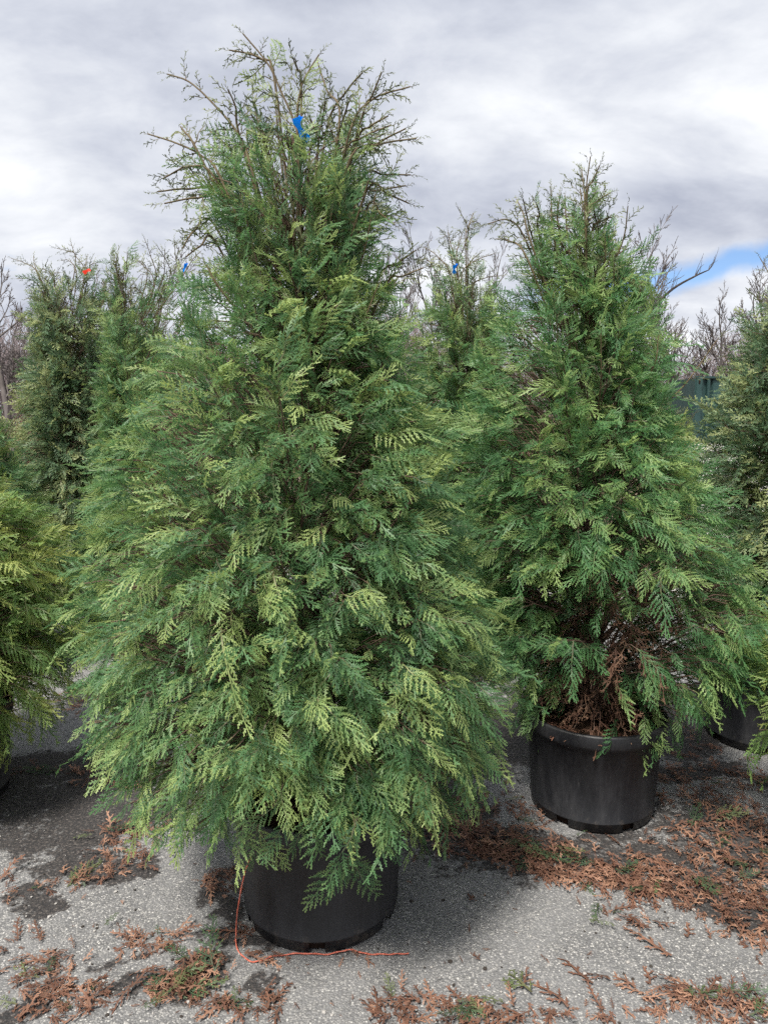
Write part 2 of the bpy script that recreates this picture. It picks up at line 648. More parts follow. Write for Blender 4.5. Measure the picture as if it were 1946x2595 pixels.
xs = np.unique(np.round(np.concatenate([np.linspace(-14, -2.6, 30), np.arange(-2.6, 2.6, 0.03), np.linspace(2.6, 14, 30)]), 4))
ys = np.unique(np.round(np.concatenate([np.linspace(-6, 0.9, 12), np.arange(0.9, 5.2, 0.03), np.linspace(5.2, 7.2, 10)]), 4))
XX, YY = np.meshgrid(xs, ys)
soil = soil_at(XX.ravel(), YY.ravel())  # soil cover, with the painted pot shadow in it
nrs = np.random.RandomState(3)
zz = 0.0022 * np.sin(XX.ravel() * 3.1 + 1) * np.cos(YY.ravel() * 2.3) * (YY.ravel() > 0)
nx_ = len(xs)
pf = [(j * nx_ + i, j * nx_ + i + 1, (j + 1) * nx_ + i + 1, (j + 1) * nx_ + i)
      for j in range(len(ys) - 1) for i in range(nx_ - 1)]
pm, t, out = new_mat('exposed_aggregate')
co = t.add('ShaderNodeTexCoord').outputs['Object']


def voro(scale, feat='F1', rnd_=1.0):
    v = t.add('ShaderNodeTexVoronoi', feature=feat)
    v.inputs['Scale'].default_value = scale
    v.inputs['Randomness'].default_value = rnd_
    t.l.new(co, v.inputs['Vector'])
    return v


v1 = voro(175)
sep_ = t.add('ShaderNodeSeparateColor')
t.l.new(v1.outputs['Color'], sep_.inputs[0])
stone = t.ramp(sep_.outputs[0], [(0.0, (0.10, 0.10, 0.105)), (0.35, (0.165, 0.165, 0.17)), (0.7, (0.24, 0.236, 0.23)),
                                 (0.93, (0.36, 0.35, 0.34)), (1.0, (0.54, 0.53, 0.51))])
stone = t.mix(t.smooth(v1.outputs['Distance'], 0.35, 0.75), stone, (0.12, 0.12, 0.122))
big = t.noise(co, 1.6, 5, 0.6)
mid_ = t.noise(co, 9, 5, 0.65)
shade = t.math('ADD', t.math('MULTIPLY', big, 0.5), t.math('MULTIPLY', mid_, 0.5))
stone = t.mix(t.smooth(shade, 0.40, 0.60), t.mix(0.4, stone, (0.22, 0.22, 0.225)), stone)
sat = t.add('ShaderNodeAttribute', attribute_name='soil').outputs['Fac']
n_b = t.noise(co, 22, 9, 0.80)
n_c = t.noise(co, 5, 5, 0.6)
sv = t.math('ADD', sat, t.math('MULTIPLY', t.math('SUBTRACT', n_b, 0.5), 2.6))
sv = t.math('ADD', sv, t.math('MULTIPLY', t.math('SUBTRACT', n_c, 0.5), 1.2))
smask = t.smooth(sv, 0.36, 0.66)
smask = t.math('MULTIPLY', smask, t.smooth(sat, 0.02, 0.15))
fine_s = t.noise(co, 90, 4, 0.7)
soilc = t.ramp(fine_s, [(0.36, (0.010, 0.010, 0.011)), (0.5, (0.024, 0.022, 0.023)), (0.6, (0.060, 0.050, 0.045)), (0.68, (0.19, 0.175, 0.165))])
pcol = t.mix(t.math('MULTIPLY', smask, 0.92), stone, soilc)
hgt = t.math('SUBTRACT', 1.0, v1.outputs['Distance'])
nrm = bump(t, t.math('ADD', hgt, t.math('MULTIPLY', n_b, 1.2)), 0.55, 0.006)
t.l.new(principled(t, pcol, 0.85, 0.25, nrm).outputs[0], out.inputs[0])
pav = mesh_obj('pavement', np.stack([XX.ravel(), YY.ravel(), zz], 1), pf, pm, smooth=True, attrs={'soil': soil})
tag(pav, kind='structure')

# ------------------------------------------------------------------ pots
pot_m, t, out = new_mat('black_pot_plastic')
co = t.add('ShaderNodeTexCoord').outputs['Object']
mpn = t.add('ShaderNodeMapping')
mpn.inputs['Scale'].default_value = (1, 1, 0.22)
t.l.new(co, mpn.inputs[0])
dust = t.smooth(t.noise(mpn.outputs[0], 9, 8, 0.75), 0.36, 0.72)
speck = t.smooth(t.noise(co, 260, 2, 0.5), 0.70, 0.76)
c = t.mix(t.math('MULTIPLY', dust, 0.55), (0.0060, 0.0065, 0.0085), (0.034, 0.034, 0.038))
c = t.mix(t.math('MULTIPLY', speck, 0.5), c, (0.16, 0.16, 0.16))
scuff = t.smooth(t.noise(mpn.outputs[0], 38, 6, 0.8), 0.62, 0.74)
c = t.mix(t.math('MULTIPLY', scuff, 0.35), c, (0.10, 0.098, 0.10))
sz_ = t.add('ShaderNodeSeparateXYZ')
t.l.new(co, sz_.inputs[0])
mud = t.math('SUBTRACT', t.noise(co, 24, 7, 0.75), t.math('MULTIPLY', sz_.outputs[2], 2.4))
c = t.mix(t.math('MULTIPLY', t.smooth(mud, 0.42, 0.60), 0.7), c, (0.075, 0.062, 0.052))
rgh = t.math('ADD', 0.38, t.math('MULTIPLY', dust, 0.3))
t.l.new(principled(t, c, rgh, 0.45, bump(t, t.noise(co, 60, 4, 0.6), 0.12, 0.004)).outputs[0], out.inputs[0])
slot_m = simple_mat('slot_dirt_shade', (0.008, 0.006, 0.005), (0.035, 0.020, 0.014), 60, 0.95, 0.1)

POT_H = 0.405


def make_pot_meshes():
    rb, rt, H = 0.247, 0.272, POT_H
    seg = 96

    def rad(z):
        return rb + (rt - rb) * z / H
    prof = [(rad(0) - 0.010, 0.0), (rad(0) - 0.002, 0.004), (rad(0.036), 0.036), (rad(0.038) + 0.0022, 0.0385), (rad(0.041) + 0.0022, 0.0415),
            (rad(0.044), 0.044), (rad(0.2) - 0.001, 0.20), (rad(0.34), 0.338), (rad(0.342) + 0.003, 0.3405),
            (rad(0.345) + 0.013, 0.344), (rad(0.36) + 0.014, 0.36), (rad(0.40) + 0.0145, 0.398), (rad(0.4) + 0.011, H),
            (rad(0.4) + 0.0005, H + 0.0005), (rad(0.4) - 0.0025, 0.398), (rad(0.3) - 0.0035, 0.30), (rad(0.05) - 0.004, 0.05), (0.02, 0.012)]
    V, F = [], []
    n = len(prof)
    for i in range(seg):
        a = 2 * math.pi * i / seg
        wob = 1 + 0.006 * math.sin(2 * a + 0.7)
        for r_, z in prof:
            V.append((r_ * wob * math.cos(a), r_ * wob * math.sin(a), z))
    for i in range(seg):
        for j in range(n - 1):
            if j in (0, 1) and (i % 16) in (3, 4, 5):       # drainage slots round the foot
                continue
            a, b = i * n + j, ((i + 1) % seg) * n + j
            F.append((a, b, b + 1, a + 1))
    return V, F


pv, pfc = make_pot_meshes()
pot_me = None
soil_me = None


def make_pot(x, y, label, rotz=0.0, scale=1.0):
    global pot_me, soil_me
    root = empty('nursery_pot', (x, y, 0.003))
    root.rotation_euler[2] = rotz
    root.scale = (scale,) * 3
    tag(root, label, 'plant pot', 'black plastic pots holding the arborvitae')
    if pot_me is None:
        o = mesh_obj('pot_shell', pv, pfc, pot_m, root, smooth=True)
        pot_me = o.data
        V, F = [(0, 0, 0.372)], []
        ns = 40
        rr = random.Random(5)
        for k in range(1, 7):
            for i in range(ns):
                a = 2 * math.pi * i / ns
                q = 0.2635 * k / 6
                V.append((q * math.cos(a), q * math.sin(a), 0.372 - 0.02 * (k / 6) ** 2 + (rr.uniform(-0.006, 0.006) if k < 6 else 0)))
        for i in range(ns):
            F.append((0, 1 + i, 1 + (i + 1) % ns))
        for k in range(5):
            for i in range(ns):
                a, b = 1 + k * ns + i, 1 + k * ns + (i + 1) % ns
                F.append((a, a + ns, b + ns, b))
        s = mesh_obj('soil_fill', V, F, M['soil'], root, smooth=True)
        soil_me = s.data
        # dirt seen through the foot slots
        V, F = [], []
        tube(V, F, [(0, 0, 0.003), (0, 0, 0.034)], [0.228, 0.229], 48)
        s2 = mesh_obj('drain_slot_dirt', V, F, slot_m, root)
        make_pot.dirt = s2.data
    else:
        for nm, me in (('pot_shell', pot_me), ('soil_fill', soil_me), ('drain_slot_dirt', make_pot.dirt)):
            o = bpy.data.objects.new(nm, me)
            C.objects.link(o)
            o.parent = root
    return root


# ------------------------------------------------------------------ arborvitae
TREES = []


def profile_from_px(rows, X0, Y0):
    """(y, left, right) photo rows -> (z, r_left, r_right) at the trunk's distance"""
    out_ = []
    for y, l, r in rows:
        a, b = at_y(l, y, Y0), at_y(r, y, Y0)
        out_.append((a.z, X0 - a.x, b.x - X0))
    return sorted(out_)


def make_arborvitae(label, X0, Y0, rows, leafset, n_br, seed, top_z, shoots=(), size=1.0, group='potted arborvitae', fr_mul=1.0,
                    metric=False, bare_front=None, lean=(0, 0), max_parts=120, dead_n=40, wiry=14, droop_add=0.0, skirt=None, shell=170, extras=()):
    r = random.Random(seed)
    prof = sorted(rows) if metric else profile_from_px(rows, X0, Y0)
    zs = np.array([p[0] for p in prof])
    rl = np.array([p[1] for p in prof])
    rr_ = np.array([p[2] for p in prof])
    z_lo, z_hi = float(zs[0]), float(zs[-1])
    if not metric:
        off = lean[0] * (zs - 0.35) / (top_z - 0.35)
        rl, rr_ = rl + off, rr_ - off
    if metric:
        top_z = min(top_z, z_hi - 0.06)
    root = empty('arborvitae', (X0, Y0, 0.0))
    tag(root, label, 'arborvitae', group)

    def rad(z, a):
        l, rt = float(np.interp(z, zs, rl)), float(np.interp(z, zs, rr_))
        k = (1 + math.cos(a)) / 2
        return l + (rt - l) * k

    def trunk_at(z):
        u = (z - 0.35) / (top_z - 0.35)
        return Vector((lean[0] * u + 0.012 * math.sin(z * 3 + seed), lean[1] * u + 0.012 * math.cos(z * 2.3 + seed), z))
    V, F = [], []
    tz = np.linspace(0.34, top_z, 14)
    tube(V, F, [trunk_at(z) for z in tz], [0.030 * (1 - (z - 0.34) / (top_z - 0.3)) + 0.0035 for z in tz], 7)
    mesh_obj('trunk', V, F, M['bark'], root, smooth=True)

    BV, BF = [], []
    pos, rot, scl, kind, dirs = [], [], [], [], []

    def put(p, d, nrm_, s, k):
        m3 = frame(d, nrm_)
        pos.append(p)
        rot.append(m3.to_euler())
        scl.append(s)
        kind.append(k)
        dirs.append(d.normalized())

    # sample branch tips by crown area
    zz_ = np.linspace(z_lo, z_hi, 200)
    wgt = np.interp(zz_, zs, (rl + rr_) / 2) + 0.05
    cdf = np.cumsum(wgt)
    cdf /= cdf[-1]
    ga = math.pi * (3 - math.sqrt(5))
    for i in range(n_br):
        u = (i + r.random()) / n_br
        zt = float(np.interp(u, cdf, zz_))
        a = i * ga * 1.0 + r.uniform(-0.35, 0.35)
        h = (zt - z_lo) / (z_hi - z_lo)
        ca, sa = math.cos(a), math.sin(a)
        outw = Vector((ca, sa, 0))
        Rt = rad(zt, a) * r.uniform(0.86, 1.03)
        fl = 0.21 * (1 - 0.25 * h) * size * min(1.0, max(0.6, Rt / 0.26))
        Rb = max(0.03, Rt - fl * (0.48 + 0.05 * h))
        if bare_front and zt < bare_front[0]:
            da = math.atan2(math.sin(a - bare_front[1]), math.cos(a - bare_front[1]))
            if abs(da) < bare_front[2] and r.random() < 0.88:
                continue
        if skirt and zt < skirt and sa < -0.4:
            continue
        elv = R(8 + 60 * h ** 0.7)
        za = max(0.40 + 0.1 * r.random(), zt - Rb * math.tan(elv) - 0.03)
        p0 = trunk_at(za)
        p2 = trunk_at(zt) * 1.0
        p2 = Vector((p2.x, p2.y, 0)) + outw * Rb + Vector((0, 0, zt + 0.04 * (1 - h)))
        arch = 0.10 * (1 - h) - 0.06 * h
        p1 = (p0 + p2) / 2 + Vector((0, 0, arch)) + Vector((r.uniform(-.04, .04), r.uniform(-.04, .04), 0))
        path = spline([p0, p1, p2], 9)
        br = 0.0030 + 0.010 * Rb
        tube(BV, BF, path, [br * (1 - 0.75 * q / 8) for q in range(9)], 4, cap=False)
        ln = (p2 - p0).length
        nf = max(5, int((5.0 + ln * 12) * fr_mul))
        sd = r.choice((-1, 1))
        for q in range(nf + 1):
            term = q == nf
            s = 1.0 if term else 0.22 + 0.78 * (q + r.random() * 0.8) / nf
            k8 = min(int(s * 8), 7)
            p = path[k8].lerp(path[k8 + 1], s * 8 - k8)
            T = (path[k8 + 1] - path[k8]).normalized()
            S = T.cross(Vector((0, 0, 1)))
            S = S.normalized() if S.length > 1e-3 else Vector((1, 0, 0))
            sd = -sd
            dr = (0.72 * (1 - h) ** 1.1 - 0.25 * h) + droop_add + r.uniform(-0.35, 0.35)
            d = T * 0.75 + outw * 0.35 * (1 - 0.7 * h)
            if not term:
                d += S * sd * r.uniform(0.3, 0.95) * (1 - 0.6 * h)
            d += Vector((r.uniform(-.2, .2), r.uniform(-.2, .2), -dr))
            nn = outw * r.uniform(0.5, 1.0) + Vector((0, 0, r.uniform(0.2, 0.8))) + S * (r.uniform(-0.35, 0.35) if r.random() < 0.6 else r.uniform(-1.3, 1.3))
            sc = size * r.uniform(0.65, 1.15) * (1.0 - 0.22 * h) * min(1.0, max(0.6, Rt / 0.26))
            if term:
                sc *= 1.05
            if h > 0.80 and r.random() < (h - 0.80) / 0.20 * 1.1:
                put(p, d, nn, size * r.uniform(0.7, 1.1), r.choice((5, 6, 7)))
            else:
                put(p, d, nn, sc, r.randrange(5))
    # the outer shell of overlapping sprays
    area = float(np.mean(np.interp(zz_, zs, (rl + rr_) / 2))) * (z_hi - z_lo) * 2 * math.pi
    for i in range(int(area * shell)):
        z = float(np.interp((i + r.random()) / (area * shell), cdf, zz_))
        a = i * ga * 1.7 + r.uniform(-0.5, 0.5)
        h = (z - z_lo) / (z_hi - z_lo)
        if h > 0.93 and r.random() < 0.6:
            continue
        if skirt and z < skirt and math.sin(a) < -0.3:
            continue
        if bare_front and z < bare_front[0] + 0.06 and abs(math.atan2(math.sin(a - bare_front[1]), math.cos(a - bare_front[1]))) < bare_front[2] and r.random() < 0.93:
            continue
        Rz = rad(z, a)
        cl = math.sin(3.1 * a + 6.3 * z + seed) * math.sin(8.7 * z - 1.9 * a + 0.7 * seed) + 0.5 * math.sin(7.0 * a - 11 * z + 2 * seed)
        if cl < -0.55 and r.random() < 0.75:
            continue
        Rz = Rz * (1 + 0.045 * cl)
        th = R(-50 + 92 * h ** 0.9 + r.uniform(-26, 26))
        outw = Vector((math.cos(a), math.sin(a), 0))
        tang = Vector((-math.sin(a), math.cos(a), 0))
        sc = size * r.choice((0.55, 0.7, 0.8, 0.9, 1.0, 1.1)) * r.uniform(0.9, 1.1) * (1.0 - 0.18 * h) * min(1.0, max(0.6, Rz / 0.24))
        q = max(0.02, Rz - 0.20 * sc * math.cos(th) * 0.85 - abs(r.gauss(0, 0.045)))
        if r.random() < 0.10:
            q += r.uniform(0.02, 0.07)
        d = outw * math.cos(th) + Vector((0, 0, math.sin(th))) + tang * r.uniform(-0.75, 0.75)
        nn = outw * 0.8 + Vector((0, 0, r.uniform(0.2, 1.0))) + tang * (r.uniform(-0.4, 0.4) if r.random() < 0.6 else r.uniform(-1.2, 1.2))
        tc0 = trunk_at(z)
        p = Vector((tc0.x, tc0.y, z)) + outw * q
        put(p, d, nn, sc, r.randrange(5))
        tube(BV, BF, [p - outw * min(q, 0.14) - Vector((0, 0, 0.03 + 0.06 * h)), p - outw * min(q, 0.05), p + d.normalized() * 0.012], [0.0026, 0.0021, 0.0016], 3, cap=False)
    # filling twigs round the trunk
    for i in range(int(n_br * 2.2)):
        z = r.uniform(max(0.62, z_lo), z_lo + 0.9 * (z_hi - z_lo))
        a = r.uniform(0, 6.283)
        if bare_front and z < bare_front[0] + 0.05 and abs(math.atan2(math.sin(a - bare_front[1]), math.cos(a - bare_front[1]))) < bare_front[2] * 1.2:
            continue
        q = r.uniform(0.05, 0.6) * rad(z, a)
        d = Vector((math.cos(a), math.sin(a), r.uniform(-0.6, 0.9)))
        put(Vector((math.cos(a) * q, math.sin(a) * q, z)), d, Vector((math.cos(a) + r.uniform(-.6, .6), math.sin(a) + r.uniform(-.6, .6), 0.6)), size * r.uniform(0.7, 1.1), r.randrange(5))
    # dead brown sprigs deep inside, low down
    for i in range(dead_n):
        z = r.uniform(0.40, 0.40 + 0.35 * (z_hi - z_lo))
        a = r.uniform(0, 6.283) if not bare_front or r.random() < 0.4 else bare_front[1] + r.uniform(-0.9, 0.9)
        q = r.uniform(0.05, 0.55) * rad(max(z, z_lo), a)
        p = Vector((math.cos(a) * q, math.sin(a) * q, z + 0.05))
        d = Vector((math.cos(a), math.sin(a), r.uniform(-0.9, 0.5)))
        put(p, d, Vector((r.uniform(-1, 1), r.uniform(-1, 1), 1)), r.uniform(0.6, 1.1), 8 + r.randrange(2))
        if i % 2 == 0:
            e = p + d * 0.12
            tube(BV, BF, spline([trunk_at(max(0.38, z - 0.06)), (p + trunk_at(z)) / 2 + Vector((0, 0, -0.03)), e], 6),
                 [0.004 - 0.0005 * q_ for q_ in range(6)], 4, cap=False)

    for stem, tips in extras:
        sp_ = [at_y(px, py, yy) - Vector((X0, Y0, 0)) for px, py, yy in stem]
        tube(BV, BF, spline(sp_, 10), [0.0045 - 0.0003 * q for q in range(10)], 5, cap=False)
        for (px, py, yy), sc, k in tips:
            tp_ = at_y(px, py, yy) - Vector((X0, Y0, 0))
            b_ = sp_[-1].lerp(sp_[-2], r.uniform(0, 0.5))
            put(b_, tp_ - b_, Vector((r.uniform(-.3, .3), -1, 0.55)), sc, k)
    # shoots that stick out of the top
    SV, SF = [], []
    base_w = Vector((X0, Y0, 0))

    def shoot(pts, thick=0.0036, gap=0.047, dens=1.0, ssz=1.0):
        tot = sum((Vector(pts[i + 1]) - Vector(pts[i])).length for i in range(len(pts) - 1))
        n = max(7, int(tot / 0.035))
        path = spline(pts, n)
        tube(SV, SF, path, [thick * (1 - 0.62 * i / (n - 1)) + 0.0007 for i in range(n)], 5, cap=False)
        sd = r.choice((-1, 1))
        m = int(tot / gap * dens)
        for q in range(m + 1):
            s = 0.10 + 0.90 * q / max(1, m)
            f = s * (n - 1)
            k = min(int(f), n - 2)
            p = path[k].lerp(path[k + 1], f - k)
            T = (path[k + 1] - path[k]).normalized()
            view = Vector((r.uniform(-1, 1), -1.0, r.uniform(-0.5, 0.7)))
            S = T.cross(view).normalized()
            sd = -sd
            d = T * 0.8 + S * sd * r.uniform(0.5, 0.9) + Vector((r.uniform(-.2, .2), r.uniform(-.3, .3), r.uniform(-0.25, 0.1)))
            sz = (0.32 + 0.62 * (1 - s) ** 0.8) * r.uniform(0.75, 1.2) * ssz
            if q == m:
                d, sz = T, 0.34 * ssz
            full = s < 0.32 and r.random() < 0.75
            put(p, d, view + Vector((r.uniform(-.5, .5), 0, r.uniform(-.5, .5))), r.uniform(0.55, 0.85) if full else sz, r.randrange(5) if full else r.choice((5, 6, 7)))
    for sh in shoots:
        dy0, dy1 = r.uniform(-0.10, 0.10), r.uniform(-0.16, 0.14)
        m = len(sh)
        pts = []
        for i, (px, py) in enumerate(sh):
            yy = Y0 + dy0 + (dy1 - dy0) * i / (m - 1)
            pts.append(at_y(px, py, yy) - base_w)
        # root the shoot in the crown
        p0 = pts[0]
        rootp = trunk_at(max(0.6, p0.z - 0.35))
        rootp = rootp.lerp(Vector((p0.x, p0.y, p0.z - 0.3)), 0.45)
        pts = [rootp] + pts
        shoot(pts)
    for i in range(wiry):
        a = r.uniform(0, 6.283)
        z0 = z_lo + (z_hi - z_lo) * r.uniform(0.62, 0.93)
        q = rad(z0, a) * r.uniform(0.25, 0.8)
        p0 = trunk_at(z0 - 0.25)
        p1 = Vector((math.cos(a) * q, math.sin(a) * q, z0))
        up = r.uniform(0.10, 0.26) * size
        p2 = p1 + Vector((math.cos(a) * up * r.uniform(0.2, 0.8), math.sin(a) * up * r.uniform(0.2, 0.8), up))
        shoot([p0, p1, p2], 0.0032)
    mesh_obj('branch_wood', BV, BF, M['bark'], root, smooth=True)
    if SV:
        mesh_obj('leader_stems', SV, SF, M['twig'], root, smooth=True)
    TREES.append(dict(root=root, pos=pos, rot=rot, scl=scl, kind=kind, dirs=dirs, set=leafset, maxp=max_parts, X0=X0, Y0=Y0))
    return root


def zoom_pts(x0, y0, s, lst):
    return [[(x0 + a / s, y0 + b / s) for a, b in sh] for sh in lst]


D = 1.173  # photo pixels per pixel of the notes below


def rows(lst):
    return [(y * D, l * D, r_ * D) for y, l, r_ in lst]


# the tall one in front
T1 = (-0.205, 2.26)
T1_shoots = zoom_pts(350, 50, 2.212, [
    [(900, 740), (870, 560), (800, 400), (730, 250), (590, 80)], [(760, 300), (700, 225), (620, 190), (512, 170)],
    [(640, 850), (560, 640), (430, 480), (290, 350), (165, 305)], [(470, 900), (350, 760), (210, 690), (55, 640)],
    [(570, 660), (550, 500), (505, 390)], [(890, 600), (910, 400), (950, 300), (1015, 195)], [(915, 360), (895, 280), (870, 215)],
    [(1130, 560), (1060, 400), (1005, 235)], [(1060, 600), (1170, 400), (1255, 300)], [(1250, 560), (1310, 430), (1365, 295)],
    [(1180, 650), (1310, 450), (1525, 375)], [(1180, 800), (1350, 700), (1560, 665)], [(1250, 900), (1380, 870), (1525, 870)],
    [(1280, 960), (1400, 980), (1520, 1030)], [(480, 1000), (280, 950), (110, 965)], [(450, 920), (300, 820), (140, 890)],
    [(790, 680), (780, 580), (770, 450)], [(720, 740), (690, 640), (630, 520)], [(1010, 700), (1030, 580), (1050, 460)],
    [(1120, 700), (1150, 560), (1180, 460)], [(1220, 700), (1300, 600), (1400, 540)], [(1200, 820), (1350, 690), (1500, 610)],
    [(1280, 1060), (1360, 1090), (1440, 1150)], [(480, 1040), (330, 1000), (150, 1030)], [(560, 820), (470, 680), (400, 620)],
    [(330, 730), (270, 640), (240, 600)], [(1350, 1450), (1450, 1370), (1560, 1290)], [(1380, 1500), (1480, 1440), (1600, 1390)],
    [(1230, 1000), (1330, 960), (1500, 930)], [(620, 760), (560, 700), (520, 780)], [(700, 800), (620, 700), (610, 620)],
    [(1050, 800), (1200, 720), (1380, 640)], [(960, 760), (1000, 650), (960, 540)], [(1150, 780), (1260, 660), (1420, 590)],
    [(850, 800), (830, 680), (740, 590)], [(430, 1150), (320, 1180), (250, 1280)], [(440, 1250), (350, 1270), (270, 1330)]])
T1_extras = [([(870, 1950, 2.20), (915, 2080, 1.98), (905, 2140, 1.92), (872, 2185, 1.90)],
              [((775, 2290, 1.87), 0.95, 0), ((935, 2300, 1.88), 0.9, 3), ((855, 2270, 1.88), 0.62, 4), ((960, 2230, 1.92), 0.7, 2)]),
             ([(690, 1950, 2.1), (670, 2060, 1.95), (650, 2100, 1.92)], [((625, 2200, 1.90), 0.7, 1), ((700, 2170, 1.90), 0.75, 0)]),
             ([(800, 1950, 2.1), (790, 2050, 1.95), (770, 2090, 1.92)], [((800, 2200, 1.90), 0.75, 3), ((735, 2190, 1.90), 0.7, 4)]),
             ([(960, 1950, 2.1), (985, 2050, 1.97), (985, 2080, 1.95)], [((985, 2190, 1.94), 0.75, 2), ((1000, 2150, 1.94), 0.7, 0)])]
make_arborvitae('tall front arborvitae with long wispy top shoots, blue tape on its leader', T1[0], T1[1],
                rows([(300, 520, 770), (360, 430, 820), (420, 410, 835), (500, 430, 825), (570, 445, 825), (640, 410, 845), (760, 335, 890),
                      (870, 260, 925), (960, 230, 985), (1050, 235, 1000), (1200, 170, 1035), (1300, 185, 1080), (1400, 180, 1095),
                      (1500, 205, 1098), (1590, 245, 1080), (1660, 320, 1040), (1715, 400, 980), (1750, 440, 930)]),
                'leaf', 230, 21, 2.40, T1_shoots, size=0.90, skirt=0.57, shell=350, extras=T1_extras, max_parts=300, lean=(-0.06, 0), wiry=16, fr_mul=1.0)
make_pot(T1[0], T1[1] + 0.005, 'black pot with orange twine around its foot', 0.25)

T2 = (0.862, 2.90)
T2_shoots = zoom_pts(1150, 380, 2.084, [
    [(690, 560), (690, 350), (700, 180), (720, 35)], [(700, 260), (735, 160), (770, 80)], [(690, 320), (685, 200), (672, 100)],
    [(700, 360), (760, 270), (825, 225)], [(525, 450), (515, 320), (510, 190)], [(400, 470), (370, 350), (330, 260)],
    [(420, 480), (385, 350), (365, 260)], [(380, 480), (290, 370), (180, 390)], [(600, 460), (590, 340), (585, 240)],
    [(720, 460), (790, 370), (838, 355)], [(790, 640), (850, 560), (920, 520)], [(790, 620), (810, 530), (815, 450)],
    [(850, 860), (930, 810), (1000, 800)], [(840, 800), (900, 770), (980, 750)], [(450, 450), (450, 340), (435, 285)],
    [(560, 460), (545, 330), (565, 225)], [(820, 560), (880, 600), (935, 610)], [(640, 470), (630, 360), (640, 285)],
    [(760, 470), (740, 330), (735, 240)], [(380, 560), (280, 480), (220, 470)], [(660, 480), (680, 330), (665, 205)],
    [(850, 720), (900, 680), (960, 690)]])
make_arborvitae('second tallest arborvitae with brown bare patch above its exposed black pot', T2[0], T2[1],
                rows([(440, 1180, 1300), (500, 1115, 1315), (560, 1100, 1325), (620, 1088, 1345), (700, 1040, 1400), (800, 995, 1428),
                      (900, 975, 1455), (1000, 970, 1495), (1100, 980, 1560), (1200, 1000, 1605), (1300, 1035, 1645),
                      (1390, 1065, 1640), (1440, 1085, 1560), (1540, 1105, 1440)]),
                'leaf_right', 190, 33, 2.25, T2_shoots, lean=(-0.10, 0), shell=350, size=0.88, max_parts=300, bare_front=(1.02, R(-107), R(43)), dead_n=270, wiry=14)
make_pot(T2[0], T2[1], 'fully exposed black pot with rim band, brown litter at its foot', 0.55)

T3 = (-1.86, 2.95)
make_arborvitae('yellowish arborvitae cut by the picture edge beside bare dark pavement', T3[0], T3[1],
                [(0.34, 0.46, 0.46), (0.5, 0.60, 0.60), (0.75, 0.62, 0.62), (1.0, 0.54, 0.54), (1.2, 0.42, 0.42), (1.34, 0.28, 0.28),
                 (1.5, 0.16, 0.16), (1.8, 0.10, 0.10), (2.1, 0.05, 0.05)],
                'leaf_yellow', 190, 41, 2.35, metric=True, max_parts=150)
make_pot(T3[0], T3[1], 'black pot under the yellowish arborvitae')

T4 = (-2.53, 6.0)
T4_shoots = zoom_pts(0, 600, 4.423, [
    [(950, 400), (850, 210), (800, 70)], [(850, 230), (760, 160), (640, 130)], [(955, 420), (965, 310), (980, 215)],
    [(980, 420), (1030, 310), (1110, 290)], [(500, 560), (400, 340), (380, 215)], [(420, 400), (290, 300), (130, 240)],
    [(620, 560), (560, 400), (450, 355)], [(620, 540), (610, 420), (680, 400)], [(860, 420), (780, 270), (690, 265)],
    [(1080, 560), (1090, 430), (1120, 370)], [(1170, 700), (1160, 570), (1165, 490)], [(480, 620), (350, 480), (190, 470)],
    [(500, 760), (400, 680), (290, 700)], [(450, 1100), (330, 1080), (200, 1070)]])
make_arborvitae('dark dusty arborvitae with red ribbon on its leader, near brown brush', T4[0], T4[1],
                rows([(600, 80, 240), (680, 65, 260), (760, 62, 272), (850, 50, 280), (950, 40, 275), (1050, 35, 280), (1150, 30, 280), (1250, 55, 260)]),
                'leaf_far', 170, 51, 2.45, T4_shoots, size=1.15, max_parts=110)
make_pot(T4[0], T4[1], 'black pot beside the stone gravel strip')

T5 = (-1.82, 5.3)
T5_shoots = zoom_pts(0, 560, 2.353, [
    [(920, 380), (850, 260), (770, 200)], [(930, 360), (900, 210), (865, 110)], [(1060, 360), (1050, 230), (1040, 120)],
    [(970, 350), (980, 250), (985, 165)], [(1090, 330), (1150, 230), (1200, 180)], [(860, 480), (800, 400), (760, 440)],
    [(880, 330), (840, 240), (780, 260)], [(1010, 350), (1000, 250), (940, 150)]])
make_arborvitae('arborvitae with blue tape half hidden between tall front one and red ribboned one', T5[0], T5[1],
                rows([(570, 290, 440), (650, 295, 470), (750, 300, 490), (850, 250, 500), (1000, 230, 520), (1150, 170, 530), (1300, 190, 540), (1380, 230, 520)]),
                'leaf', 170, 61, 2.45, T5_shoots, size=1.05, max_parts=110)
make_pot(T5[0], T5[1], 'black pot behind the tall front arborvitae, by the gap')

T6 = (0.52, 4.7)
T6_shoots = zoom_pts(1000, 480, 3.568, [
    [(560, 760), (640, 480), (660, 350), (570, 165)], [(640, 440), (670, 320), (710, 215)], [(660, 380), (720, 290), (775, 320)],
    [(520, 800), (380, 600), (270, 525)], [(560, 700), (500, 480), (480, 380)], [(500, 560), (470, 430), (440, 430)],
    [(600, 800), (720, 650), (900, 580)], [(500, 800), (460, 680), (390, 620)], [(420, 860), (300, 640), (200, 650)],
    [(640, 780), (700, 640), (780, 570)], [(560, 640), (580, 500), (610, 390)], [(700, 900), (820, 800), (960, 780)]])
make_arborvitae('arborvitae with blue tape standing behind and between the two large front ones', T6[0], T6[1],
                rows([(600, 930, 1060), (660, 900, 1080), (740, 880, 1090), (850, 870, 1090), (1000, 840, 1120), (1200, 800, 1150), (1400, 800, 1160)]),
                'leaf', 170, 71, 2.4, T6_shoots, size=1.05, max_parts=110)
make_pot(T6[0], T6[1], 'black pot behind and between the two large arborvitae')

